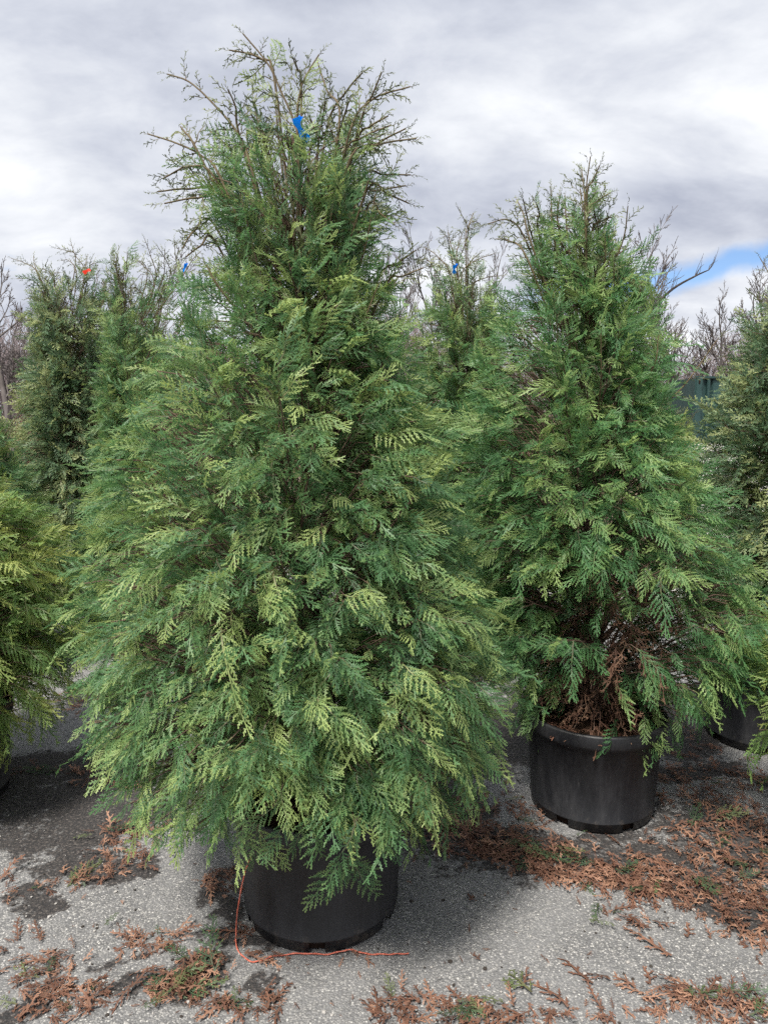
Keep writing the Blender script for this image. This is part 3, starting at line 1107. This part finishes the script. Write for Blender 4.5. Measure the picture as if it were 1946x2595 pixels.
T7 = (1.93, 3.55)
make_arborvitae('dusty green arborvitae beside the dark green bin', T7[0], T7[1],
                [(0.45, 0.38, 0.38), (0.7, 0.45, 0.45), (1.0, 0.46, 0.46), (1.4, 0.42, 0.42), (1.65, 0.37, 0.37), (1.90, 0.27, 0.27),
                 (2.1, 0.16, 0.16), (2.3, 0.07, 0.07)],
                'leaf_far', 170, 81, 2.5, metric=True, max_parts=110)
make_pot(T7[0] - 0.05, T7[1], 'black pot under the dusty arborvitae next to the green bin')

T9 = (1.85, 2.36)
make_arborvitae('arborvitae with yellow tipped low fronds reaching in before a black pot', T9[0], T9[1],
                [(0.42, 0.50, 0.50), (0.55, 0.58, 0.58), (0.75, 0.58, 0.58), (1.0, 0.44, 0.44), (1.3, 0.32, 0.32), (1.7, 0.2, 0.2), (2.2, 0.08, 0.08)],
                'leaf_yellow', 170, 91, 2.35, metric=True, max_parts=80)
make_pot(T9[0], T9[1], 'black pot under the yellow tipped arborvitae')

T10 = (-2.55, 4.5)
make_arborvitae('short dark arborvitae between yellowish one and red ribboned one', T10[0], T10[1],
                [(0.45, 0.45, 0.45), (0.8, 0.5, 0.5), (1.1, 0.45, 0.45), (1.4, 0.33, 0.33), (1.6, 0.2, 0.2), (1.75, 0.1, 0.1)],
                'leaf', 130, 101, 1.7, metric=True, max_parts=60)
make_pot(T10[0], T10[1], 'black pot under the short dark arborvitae')

T8 = (-2.45, 7.6)
make_arborvitae('pale arborvitae far back in the gap behind the red ribboned one', T8[0], T8[1],
                [(0.45, 0.4, 0.4), (0.9, 0.5, 0.5), (1.4, 0.45, 0.45), (1.9, 0.35, 0.35), (2.3, 0.22, 0.22), (2.6, 0.1, 0.1)],
                'leaf_yellow', 130, 111, 2.6, metric=True, max_parts=40)
make_pot(T8[0], T8[1], 'black pot of the pale arborvitae far back')

T11 = (3.22, 8.2)
make_arborvitae('small yellow green arborvitae in front of the green bin', T11[0], T11[1],
                [(0.45, 0.28, 0.28), (0.8, 0.32, 0.32), (1.2, 0.27, 0.27), (1.5, 0.15, 0.15), (1.62, 0.06, 0.06)],
                'leaf_yellow', 80, 121, 1.6, metric=True, max_parts=20, wiry=4)
make_pot(T11[0], T11[1], 'black pot of the small yellow green arborvitae')

# fronds that show are parts of their own, the rest of each crown is one mass
allp, allt, alls = [], [], []
for ti, T in enumerate(TREES):
    base = np.array([T['X0'], T['Y0'], 0])
    P = np.array([tuple(p) for p in T['pos']]) + base
    Dv = np.array([tuple(d) for d in T['dirs']])
    sc = np.array(T['scl'])
    T['ctr'] = P + Dv * (0.12 * sc)[:, None]
cell = {}
for ti, T in enumerate(TREES):
    u, v, dep = project(T['ctr'])
    T['uvd'] = (u, v, dep)
    for i in range(len(u)):
        if -40 < u[i] < 1986 and -40 < v[i] < 2640 and T['kind'][i] < 8:
            k = (int(u[i] // 34), int(v[i] // 34))
            if k not in cell or dep[i] < cell[k][0]:
                cell[k] = (dep[i], ti, i)
chosen = {}
for dep, ti, i in cell.values():
    chosen.setdefault(ti, []).append((-TREES[ti]['scl'][i] / dep, i))
for ti, T in enumerate(TREES):
    meshes, ng = SETS[T['set']]
    pick = set(i for _, i in sorted(chosen.get(ti, []))[:T['maxp']])
    rest = [i for i in range(len(T['pos'])) if i not in pick]
    scatter_obj('foliage', [tuple(T['pos'][i]) for i in rest], [tuple(T['rot'][i]) for i in rest],
                [T['scl'][i] for i in rest], [T['kind'][i] for i in rest], ng, T['root'])
    for i in sorted(pick):
        o = bpy.data.objects.new('frond' if T['kind'][i] < 5 else 'sprig', meshes[T['kind'][i]])
        o.location = T['pos'][i]
        o.rotation_euler = T['rot'][i]
        s = T['scl'][i]
        o.scale = (s, s, s)
        o.parent = T['root']
        C.objects.link(o)

# ------------------------------------------------------------------ tape, twine
def tape_mat(name, col):
    m, t, out = new_mat(name)
    p = principled(t, col, 0.35, 0.4)
    tr = t.add('ShaderNodeBsdfTranslucent')
    tr.inputs[0].default_value = (*col, 1)
    mx = t.add('ShaderNodeMixShader')
    mx.inputs[0].default_value = 0.5
    t.l.new(p.outputs[0], mx.inputs[1])
    t.l.new(tr.outputs[0], mx.inputs[2])
    t.l.new(mx.outputs[0], out.inputs[0])
    return m


M['blue'] = tape_mat('blue_tape', (0.0, 0.26, 0.95))
M['red'] = tape_mat('red_tape', (0.85, 0.05, 0.02))


def tape(px_path, Y, width, mat, label, knot_px):
    """a strip of flagging tape: tied loop round the leader and a hanging tail"""
    k = at_y(*knot_px, Y)
    root = empty('flagging_tape', k)
    tag(root, label, 'tape', 'flagging tapes tied to leaders')
    V, F = [], []
    pts = spline([at_y(px, py, Y - 0.02 + 0.012 * i) - k for i, (px, py) in enumerate(px_path)], 12)
    for i, p in enumerate(pts):
        tdir = (pts[min(i + 1, 11)] - pts[max(i - 1, 0)]).normalized()
        tw = 0.5 * math.sin(i * 0.5)
        s = tdir.cross(Vector((math.sin(tw), -math.cos(tw), 0.1))).normalized() * width * (0.8 + 0.25 * math.sin(i * 0.9))
        V += [p + s, p - s]
    F = [(2 * i, 2 * i + 1, 2 * i + 3, 2 * i + 2) for i in range(11)]
    mesh_obj('tail', V, F, mat, root, smooth=True)
    V, F = [], []
    n = 14
    for i in range(n + 1):
        a = 2 * math.pi * i / n
        rr = 0.006 + 0.002 * math.sin(3 * a)
        for s in (-1, 1):
            V.append((rr * math.cos(a) + 0.004 * s, rr * math.sin(a), s * width * 0.6 + 0.003 * math.sin(2 * a)))
    F = [(2 * i, 2 * i + 1, 2 * i + 3, 2 * i + 2) for i in range(n)]
    mesh_obj('knot', V, F, mat, root, smooth=True)
    return root


tape([(750, 298), (756, 318), (766, 337), (782, 356)], T1[1] - 0.17, 0.0115, M['blue'], 'blue tape tied high on the tall front arborvitae', (758, 303))
tape([(1153, 672), (1150, 684), (1153, 694)], T6[1] - 0.1, 0.012, M['blue'], 'blue tape on the arborvitae between the two large ones', (1156, 672))
tape([(472, 668), (468, 680), (464, 688)], T5[1] - 0.25, 0.010, M['blue'], 'small blue tape on arborvitae behind the tall front one', (473, 670))
tape([(212, 692), (222, 686), (230, 683)], T4[1] - 0.2, 0.015, M['red'], 'red ribbon on the dark dusty arborvitae', (219, 688))

m, t, out = new_mat('orange_twine')
co = t.add('ShaderNodeTexCoord').outputs['Object']
tc_ = t.ramp(t.noise(co, 160, 3, 0.6), [(0.35, (0.42, 0.085, 0.05)), (0.65, (0.62, 0.20, 0.14))])
t.l.new(principled(t, tc_, 0.7, 0.3, bump(t, t.noise(co, 300, 2), 0.5, 0.002)).outputs[0], out.inputs[0])
tw = [at_y(645, 2130, T1[1] - 0.16), at_y(640, 2160, T1[1] - 0.17), at_y(620, 2215, T1[1] - 0.185), at_y(605, 2290, T1[1] - 0.20)]
gz = 0.0055
tw += [on_ground(599, 2350, 0.03), on_ground(602, 2405, gz), on_ground(640, 2437, gz), on_ground(690, 2424, gz), on_ground(760, 2416, gz), on_ground(830, 2418, gz),
       on_ground(885, 2407, gz + 0.004), on_ground(930, 2417, gz), on_ground(985, 2418, gz), on_ground(1036, 2416, gz)]
V, F = [], []
tp = spline(tw, 120)
tube(V, F, [p + Vector((0, 0, 0.0012 * math.sin(i * 0.9))) for i, p in enumerate(tp)], [0.0022 + 0.0004 * math.sin(i * 1.7) for i in range(120)], 6)
tag(mesh_obj('twine', V, F, m, smooth=True), 'orange twine hanging down and trailing round the front pot', 'twine')

# ------------------------------------------------------------------ litter of dead sprigs
lit_meshes = [make_frond('dead_sprig', 200 + k, L=(0.07, 0.055, 0.085, 0.045)[k], pmax=(0.032, 0.026, 0.026, 0.028)[k], pgap=0.0085,
                         qgap=0.0052, qmax=0.0085, teeth=False, lw=0.0012, droop=(0.3, -0.3, 0.1, 0.5)[k], wood=0.6, mat=M['dead'],
                         rough_z=0.004, curl=0.2) for k in range(4)]
grn_meshes = [make_frond('green_sprig', 220 + k, L=(0.13, 0.10, 0.16)[k], pmax=(0.05, 0.04, 0.07)[k], pgap=0.012, qgap=0.008, qmax=0.02, teeth=True,
                         lw=0.0016, droop=0.1, wood=0.4, mat=M['leaf_clip'], rough_z=0.005, curl=0.1) for k in range(3)]
lit_ng = scatter_group('scatter_litter', frond_collection('litter', lit_meshes + grn_meshes))
# px centre, half sizes in metres, tilt, number
LITTER = [(330, 2140, 0.10, 0.10, 0, 80), (240, 2220, 0.16, 0.05, 20, 60), (300, 2100, 0.10, 0.04, 10, 30), (130, 2480, 0.06, 0.12, 0, 70),
          (180, 2540, 0.10, 0.06, 10, 60), (470, 2480, 0.13, 0.07, 25, 110), (390, 2395, 0.08, 0.04, 5, 45), (600, 2545, 0.15, 0.03, -5, 60),
          (60, 1960, 0.40, 0.05, 5, 60), (280, 1990, 0.18, 0.03, -6, 40), (560, 2240, 0.07, 0.07, 0, 45), (30, 2260, 0.10, 0.06, 0, 25),
          (40, 2420, 0.07, 0.10, 0, 22), (1080, 2060, 0.22, 0.12, -20, 110), (1200, 2120, 0.28, 0.09, -24, 190), (1380, 2185, 0.30, 0.08, -20, 240),
          (1540, 2235, 0.26, 0.07, -14, 200), (1700, 2240, 0.24, 0.07, -10, 120), (1880, 2300, 0.22, 0.09, -12, 150), (1890, 2130, 0.2, 0.2, -15, 170),
          (1800, 1980, 0.3, 0.12, 0, 150), (1590, 2330, 0.10, 0.03, -30, 30), (1900, 2380, 0.10, 0.06, -20, 40), (1060, 2560, 0.16, 0.05, 0, 80),
          (1230, 2580, 0.10, 0.03, 0, 30), (1880, 2560, 0.14, 0.06, -10, 100), (1740, 2540, 0.12, 0.04, -10, 50), (1450, 2570, 0.2, 0.02, 0, 35),
          (1480, 2170, 0.55, 0.14, -8, 260), (1820, 2080, 0.3, 0.2, 0, 170), (1220, 2060, 0.3, 0.15, 0, 140), (1880, 2220, 0.2, 0.15, 0, 120), (700, 2430, 0.10, 0.02, 0, 16), (900, 2420, 0.06, 0.02, 0, 12), (620, 2350, 0.04, 0.06, 0, 18), (260, 1760, 0.2, 0.3, 0, 80),
          (200, 1650, 0.3, 0.3, 0, 60), (1620, 1880, 0.5, 0.3, 0, 160), (1000, 1990, 0.4, 0.15, 0, 90), (1400, 2050, 0.2, 0.1, 0, 60)]
lr = random.Random(99)
items = []
for px, py, a, b, ang, n in LITTER:
    c = on_ground(px, py)
    for i in range(int(n * 0.85)):
        th, q = lr.uniform(0, 6.283), math.sqrt(lr.random()) * lr.choice((1.0, 1.0, 1.35))
        u, v = math.cos(th) * q * a, math.sin(th) * q * b
        x, y = c.x + u * math.cos(R(ang)) - v * math.sin(R(ang)), c.y + u * math.sin(R(ang)) + v * math.cos(R(ang))
        items.append((x, y, lr.uniform(0.4, 1.35), 4 + lr.randrange(3) if lr.random() < 0.03 else lr.randrange(4), lr.uniform(0.0035, 0.016)))
for i in range(170):                                   # loose single bits everywhere on the clear pavement
    px, py = lr.uniform(-40, 1990), lr.uniform(2150, 2640)
    c = on_ground(px, py)
    items.append((c.x, c.y, lr.uniform(0.12, 0.5), lr.randrange(4), 0.004))


def clear_of_pots(x, y):
    return all((x - a) ** 2 + (y - b) ** 2 > 0.27 ** 2 for a, b in (T1, T2, T3, (T7[0] - 0.08, T7[1]), T9, T5))


items = [it for it in items if clear_of_pots(it[0], it[1])]
big_named = [(1190, 2290, 1.5, 0, -0.5), (1500, 2500, 2.0, 2, 0.55), (1545, 2490, 1.5, 0, 0.9), (1700, 2430, 2.0, 2, 0.75), (1740, 2380, 1.3, 1, -0.6),
             (1610, 2510, 1.4, 0, 0.6), (1215, 2440, 1.0, 3, 0.3), (1440, 2560, 1.7, 0, 0.5), (1320, 2510, 1.2, 1, -0.7), (1935, 2360, 2.0, 0, 2.0)]
green_named = [(1345, 2530, 1.3, 2, 0.5), (1275, 2560, 0.9, 1, 0.9), (1490, 2345, 0.8, 1, -2.0), (1340, 2160, 1.1, 0, 1.1), (1560, 2230, 1.0, 0, -0.8),
               (1590, 2270, 0.8, 1, -1.2), (1730, 2530, 1.2, 0, -1.3), (1920, 2315, 1.0, 0, -1.4), (265, 2115, 1.2, 0, -1.1), (235, 2130, 0.8, 1, 1.4),
               (120, 2480, 0.7, 1, 0.0), (480, 2450, 1.0, 0, 0.9), (430, 2510, 0.8, 2, 1.0), (595, 2560, 0.6, 1, 0.1), (360, 2575, 0.7, 0, -0.7),
               (400, 2385, 0.5, 1, 0.2), (265, 2360, 0.6, 1, -0.6), (1920, 2170, 0.9, 0, -1.2)]


def zone(x, y):
    if math.hypot(x - T1[0], y - T1[1]) < 0.55:
        return 'close to the foot of the pot with orange twine'
    if math.hypot(x - T2[0], y - T2[1]) < 0.5:
        return 'close to the foot of the fully exposed pot'
    if math.hypot(x - T9[0], y - T9[1]) < 0.75:
        return 'under the yellow tipped arborvitae'
    if x < -0.5 and y > 1.75:
        return 'on the dark soil beside the yellowish arborvitae'
    if x > 0.15 and y > 1.9:
        return 'in the litter band before the exposed pot'
    s_ = float(soil_at(np.array([x]), np.array([y]))[0])
    if x < T1[0]:
        return 'on a soil patch short of the twine end' if s_ > 0.3 else 'on bare pavement short of the hanging twine'
    return 'on a soil patch in the open foreground' if s_ > 0.3 else 'on bare pale pavement in the open foreground'


def lay(name, me, x, y, s, rz, z, label, cat, group):
    o = bpy.data.objects.new(name, me)
    o.location = (x, y, z)
    o.rotation_euler = (lr.uniform(-0.2, 0.2), lr.uniform(-0.25, 0.25), rz)
    o.scale = (s, s, s)
    C.objects.link(o)
    tag(o, label, cat, group)
    return o


for px, py, s, k, rz in big_named:
    c = on_ground(px, py)
    lay('dead_sprig', lit_meshes[k], c.x, c.y, s, rz, 0.010, 'large dead brown sprig lying ' + zone(c.x, c.y), 'dead sprig', 'large dead brown sprigs lying ' + zone(c.x, c.y))
for px, py, s, k, rz in green_named:
    c = on_ground(px, py)
    lay('green_sprig', grn_meshes[k], c.x, c.y, s, rz, 0.022, 'green clipped sprig lying ' + zone(c.x, c.y), 'sprig', 'green sprigs lying ' + zone(c.x, c.y))
items.sort(key=lambda it: -it[2] / math.hypot(it[0], it[1]))
n_lay = 0
rest = []
for it in items:
    u, v, _ = project(np.array([[it[0], it[1], 0.0]]))
    if n_lay < 270 and it[3] < 4 and 0 < u[0] < 1946 and v[0] < 2595:
        lay('dead_sprig', lit_meshes[it[3]], it[0], it[1], it[2], lr.uniform(0, 6.283), it[4] + 0.003,
            'small dead brown sprig lying ' + zone(it[0], it[1]), 'dead sprig', 'dead brown sprigs lying ' + zone(it[0], it[1]))
        n_lay += 1
    else:
        rest.append(it)
tag(scatter_obj('leaf_litter', [(i[0], i[1], i[4]) for i in rest],
                [(lr.uniform(-0.5, 0.5), lr.uniform(-0.5, 0.5), lr.uniform(0, 6.283)) for i in rest],
                [i[2] for i in rest], [i[3] for i in rest], lit_ng),
    'brown dead arborvitae litter spread over the dark soil stains', 'leaf litter', kind='stuff')

# brown litter on the soil of the open pot
LV = []
for i in range(150):
    th, q = lr.uniform(0, 6.283), math.sqrt(lr.random()) * 0.24
    LV.append(((T2[0] + q * math.cos(th), T2[1] + q * math.sin(th), 0.378 + lr.uniform(0, 0.012) - 0.02 * (q / 0.26) ** 2), lr.uniform(0.5, 1.3), lr.randrange(4)))
tag(scatter_obj('pot_litter', [v[0] for v in LV], [(lr.uniform(-0.5, 0.5), lr.uniform(-0.5, 0.5), lr.uniform(0, 6.283)) for v in LV],
                [v[1] for v in LV], [v[2] for v in LV], lit_ng),
    'brown dead litter on the soil of the exposed black pot', 'leaf litter', kind='stuff')

# crumbs and small stones on the pavement
def pebble_mesh(seed):
    r = random.Random(seed)
    bm = bmesh.new()
    bmesh.ops.create_icosphere(bm, subdivisions=1, radius=1.0)
    for v in bm.verts:
        v.co *= r.uniform(0.75, 1.2)
        v.co.z *= 0.65
    me = bpy.data.meshes.new('pebble')
    bm.to_mesh(me)
    bm.free()
    return me


stone_m = simple_mat('pale_stone', (0.22, 0.21, 0.20), (0.48, 0.46, 0.44), 8, 0.85, 0.25, 0.3, 60)
crumb_m = simple_mat('dark_crumb', (0.02, 0.018, 0.016), (0.06, 0.05, 0.045), 8, 0.9, 0.2)
peb = []
for k in range(6):
    me = pebble_mesh(k)
    me.materials.append(stone_m if k < 3 else crumb_m)
    peb.append(me)
peb_ng = scatter_group('scatter_pebbles', frond_collection('pebbles', peb))
PB = []
for i in range(420):
    c = on_ground(lr.uniform(-60, 2000), lr.uniform(2080, 2660))
    if clear_of_pots(c.x, c.y):
        PB.append(((c.x, c.y, 0.002), lr.choice((0.0025, 0.003, 0.004, 0.006)) * lr.uniform(0.7, 1.2), lr.randrange(6)))
tag(scatter_obj('pebbles', [p[0] for p in PB], [(0, 0, lr.uniform(0, 6)) for p in PB], [p[1] for p in PB], [p[2] for p in PB], peb_ng),
    'small pebbles and dark soil crumbs strewn on the pavement', 'pebbles', kind='stuff')
GVL = []
for i in range(5200):
    x, y = lr.uniform(-4.6, 3.2), lr.uniform(5.75, 7.6)
    GVL.append(((x, y, 0.01), lr.uniform(0.012, 0.034), lr.randrange(3)))
tag(scatter_obj('gravel', [p[0] for p in GVL], [(lr.uniform(-0.4, 0.4), 0, lr.uniform(0, 6)) for p in GVL], [p[1] for p in GVL], [p[2] for p in GVL], peb_ng),
    'strip of pale stones along the far edge of the pavement', 'gravel', kind='stuff')

# ------------------------------------------------------------------ white block walls and the green bin
white_m = simple_mat('white_painted_block', (0.62, 0.60, 0.57), (0.80, 0.79, 0.77), 5, 0.8, 0.3, 0.25, 40)
green_m = simple_mat('dark_green_plastic', (0.012, 0.035, 0.034), (0.022, 0.055, 0.052), 4, 0.5, 0.4, 0.1, 30)


def white_wall(x0, x1, y, h, label):
    root = empty('block_wall', ((x0 + x1) / 2, y, 0))
    tag(root, label, 'wall', 'white block walls')
    L = (x1 - x0) / 2
    n = max(1, round((x1 - x0) / 0.8))
    bl = (x1 - x0) / n
    rowh = (h - 0.08) / 3
    for r_ in range(3):
        for i in range(n):
            xa = -L + i * bl + (0.0 if r_ % 2 == 0 else 0.0)
            bevel_box('block', (xa + 0.003, -0.2, r_ * rowh + 0.002), (xa + bl - 0.003, 0.2, (r_ + 1) * rowh - 0.002), 0.012, white_m, root)
    bevel_box('cap', (-L - 0.03, -0.23, h - 0.08), (L + 0.03, 0.23, h), 0.012, white_m, root)
    return root


white_wall(3.35, 6.6, 9.0, 1.245, 'white block wall in front of the dark green bin')
white_wall(-6.3, -4.55, 8.6, 1.64, 'white block wall glimpsed behind the short dark arborvitae')

bx0 = at_y(1754, 1040, 9.7).x
broot = empty('storage_bin', (bx0 + 0.75, 9.7, 0))
tag(broot, 'dark green ribbed plastic bin standing behind white block wall', 'bin')
bw, bh = 0.75, at_y(1763, 953, 9.7).z
bevel_box('body', (-bw + 0.02, 0.0, 0.0), (bw - 0.02, 0.9, bh - 0.02), 0.03, green_m, broot)
bevel_box('edge_flange', (-bw, -0.045, 0.0), (-bw + 0.10, 0.02, bh), 0.014, green_m, broot)
bevel_box('edge_flange', (bw - 0.10, -0.045, 0.0), (bw, 0.02, bh), 0.014, green_m, broot)
for k in range(4):
    xk = -bw + 0.155 + k * 0.37
    bevel_box('rib', (xk, -0.05, 0.0), (xk + 0.035, 0.02, bh - 0.035), 0.008, green_m, broot)
    if k < 3:
        bevel_box('panel', (xk + 0.07, -0.025, 0.0), (xk + 0.33, 0.02, bh - 0.045), 0.012, green_m, broot)
bevel_box('top_lip', (-bw + 0.10, -0.055, bh - 0.035), (bw - 0.10, 0.06, bh - 0.003), 0.008, green_m, broot)
bevel_box('latch_hole_shade', (-bw + 0.04, -0.052, bh - 0.10), (-bw + 0.062, -0.03, bh - 0.045), 0.004, slot_m, broot)  # solid dark box, its colour paints the shade inside a hole

# ------------------------------------------------------------------ bare trees and brush behind
bare_m = simple_mat('grey_brown_bark', (0.09, 0.08, 0.078), (0.15, 0.135, 0.132), 3, 0.9, 0.1)
brush_m = simple_mat('hazed_brush_stems', (0.15, 0.122, 0.125), (0.25, 0.212, 0.215), 0.6, 0.95, 0.05)  # stem colour paled to paint in the distant haze
dry_m = simple_mat('dry_reddish_grass', (0.17, 0.10, 0.085), (0.32, 0.21, 0.16), 0.8, 0.95, 0.05)


def bare_tree(px, py_top, Y, label, seed, spread=0.5, trunk_r=0.10, lean=0.0, up=0.35, levels=5, split=0.30):
    top = at_y(px, py_top, Y)
    gz_ = 1.6 * float(smoothstep(np.array(Y), 17, 42))
    base = Vector((top.x - lean, Y, gz_ - 0.1))
    H = top.z - base.z
    r = random.Random(seed)
    root = empty('bare_tree', base)
    tag(root, label, 'tree', 'leafless trees in the background')
    TV, TF, LV_, LF = [], [], [], []

    def grow(p, d, L, rad, lev):
        n = 5
        pts, q, dd = [p], p, d.copy()
        for i in range(n):
            dd = (dd + Vector((r.uniform(-1, 1), r.uniform(-1, 1), r.uniform(-0.5, 0.9) * up * 1.6)) * 0.15).normalized()
            q = q + dd * (L / n)
            pts.append(q)
        end = 0.6 if lev < levels else 0.4
        rads = [max(0.0085, rad * (1 - (1 - end) * i / n)) for i in range(n + 1)]
        tube(TV if lev == 0 else LV_, TF if lev == 0 else LF, pts, rads, 6 if lev == 0 else (4 if lev < 3 else 3), cap=False)
        if lev >= levels:
            return
        kids = r.randint(3, 5) if lev < 2 else r.randint(2, 4)
        for c in range(kids):
            s = split + (1 - split) * (c + r.random()) / kids
            f = s * n
            k = min(int(f), n - 1)
            pp = pts[k].lerp(pts[k + 1], f - k)
            T = (pts[k + 1] - pts[k]).normalized()
            ax_ = T.cross(Vector((r.uniform(-1, 1), r.uniform(-1, 1), r.uniform(-1, 1)))).normalized()
            nd = (Quaternion(ax_, r.uniform(0.35, 0.85) * (0.6 + spread)) @ T)
            nd = (nd + Vector((0, 0, up * 0.5))).normalized()
            grow(pp, nd, L * r.uniform(0.42, 0.62) * (1.12 - 0.35 * s), rads[k] * r.uniform(0.5, 0.72), lev + 1)
        grow(pts[-1], dd, L * 0.55, rads[-1] * 0.9, lev + 1)
    d0 = Vector((lean / max(H, 0.1), 0, 1)).normalized()
    grow(Vector((0, 0, 0)), d0, H * 0.52, trunk_r, 0)
    mx = max(v.z for v in LV_)
    k = H / mx
    mesh_obj('trunk', [v * k for v in TV], TF, bare_m, root, smooth=True)
    mesh_obj('limbs', [v * k for v in LV_], LF, bare_m, root)
    return root


bare_tree(5, 635, 21, 'bare spreading tree at the edge behind the dusty red ribboned arborvitae', 1, 0.6, 0.13)
bare_tree(335, 588, 24, 'bare bushy tree between the red ribbon and the small blue tape', 2, 0.6, 0.10)
bare_tree(1050, 585, 34, 'thin bare tree showing beside the blue taped arborvitae', 3, 0.25, 0.09, up=0.6)
bare_tree(1125, 560, 34, 'thin bare tree right behind the blue taped arborvitae', 4, 0.25, 0.09, up=0.6)
bare_tree(1235, 572, 35, 'thin bare tree behind the gap between two arborvitae tops', 5, 0.25, 0.09, up=0.6)
bare_tree(1600, 528, 24, 'tall bare tree close beside the second tallest arborvitae', 6, 0.45, 0.075, lean=0.2)
bare_tree(1745, 592, 27, 'tallest bare tree standing in the brush above the green bin', 7, 0.55, 0.13)
bare_tree(1665, 672, 30, 'bare many stemmed tree behind the leaning trunk', 8, 0.6, 0.10)
bare_tree(1905, 630, 27, 'bare tree against the blue gap above the dusty arborvitae', 9, 0.4, 0.11)
bare_tree(1835, 715, 29, 'low bare tree between two taller bare ones by the green bin', 10, 0.5, 0.09)
bare_tree(1965, 690, 28, 'bare tree at the edge above the dusty arborvitae', 12, 0.5, 0.10)
bare_tree(1560, 690, 31, 'slender bare tree low behind the second tallest arborvitae', 13, 0.5, 0.09)
bare_tree(75, 760, 26, 'low bare tree in the brush near the red ribbon', 14, 0.5, 0.09)
bare_tree(900, 640, 35, 'thin bare tree tip between tall arborvitae and blue taped one', 15, 0.3, 0.08, up=0.6)

# a leaning dead trunk
Y_ = 23.0
lp = [at_y(1560, 890, Y_), at_y(1640, 795, Y_), at_y(1700, 735, Y_ + 0.3), at_y(1760, 700, Y_ + 0.6), at_y(1795, 684, Y_ + 0.8)]
lp = [Vector((lp[0].x - 2.2, Y_ - 0.5, 0.1))] + lp
V, F = [], []
b0 = lp[0].copy()
tube(V, F, spline([p - b0 for p in lp], 24), [0.075 * (1 - 0.85 * i / 23) + 0.006 for i in range(24)], 6)
lean_m = simple_mat('dark_bark', (0.035, 0.030, 0.028), (0.07, 0.06, 0.056), 3, 0.9, 0.1)  # even bark tone, darker than on the other bare trees
lroot = empty('leaning_tree', b0)
tag(lroot, 'leaning bare trunk slanting up across the other bare trees', 'tree', 'leafless trees in the background')
mesh_obj('trunk', V, F, lean_m, lroot, smooth=True)
V, F = [], []
rr = random.Random(4)
for s in (3, 4, 5):
    p = lp[s] - b0
    for q in range(4):
        tube(V, F, spline([p, p + Vector((rr.uniform(0.05, 0.2), 0.1, rr.uniform(0.1, 0.3))), p + Vector((rr.uniform(0.1, 0.4), 0.2, rr.uniform(0.3, 0.8)))], 6),
             [0.014 - 0.002 * i for i in range(6)], 3, cap=False)
mesh_obj('limbs', V, F, lean_m, lroot)


def brush(name, label, mat, n, xr, yr, hr, wid, seed, twigs=4, cat='brush', leanv=0.3):
    r = random.Random(seed)
    V, F = [], []
    for i in range(n):
        x, y = r.uniform(*xr), r.uniform(*yr)
        z0 = 1.6 * float(smoothstep(np.array(y), 17, 42)) - 0.1
        h = r.uniform(*hr) * (0.72 + 0.28 * math.sin(x * 0.55 + 1.3) * math.cos(x * 0.23))
        p = Vector((x, y, z0))
        d = Vector((r.uniform(-leanv, leanv), r.uniform(-leanv, leanv), 1))
        pts = [p, p + d * h * 0.45, p + d * h * 0.75 + Vector((r.uniform(-.15, .15) * h, 0, 0)), p + d * h + Vector((r.uniform(-.25, .25) * h, 0, 0))]
        tube(V, F, pts, [wid, wid * 0.8, wid * 0.55, wid * 0.3], 3, cap=False)
        for k in range(twigs):
            s = r.uniform(0.3, 0.95) * 3
            j = min(int(s), 2)
            q = pts[j].lerp(pts[j + 1], s - j)
            e = q + Vector((r.uniform(-0.3, 0.3), r.uniform(-0.3, 0.3), r.uniform(0.15, 0.5))) * h * 0.42
            tube(V, F, [q, (q + e) / 2 + Vector((r.uniform(-.05, .05) * h, 0, 0.02 * h)), e], [wid * 0.5, wid * 0.42, wid * 0.25], 3, cap=False)
    o = mesh_obj(name, V, F, mat)
    tag(o, label, cat, kind='stuff')
    return o


brush('brush_thicket', 'leafless purplish brush filling the background below the bare trees', brush_m, 6500, (-20, 24), (27, 38), (2.2, 5.2), 0.020, 1, 6)
brush('brush_undergrowth', 'low reddish dry grass and stems along the foot of the brush', dry_m, 4200, (-20, 22), (20, 27), (0.9, 2.3), 0.013, 2, 3, 'brush', 0.22)
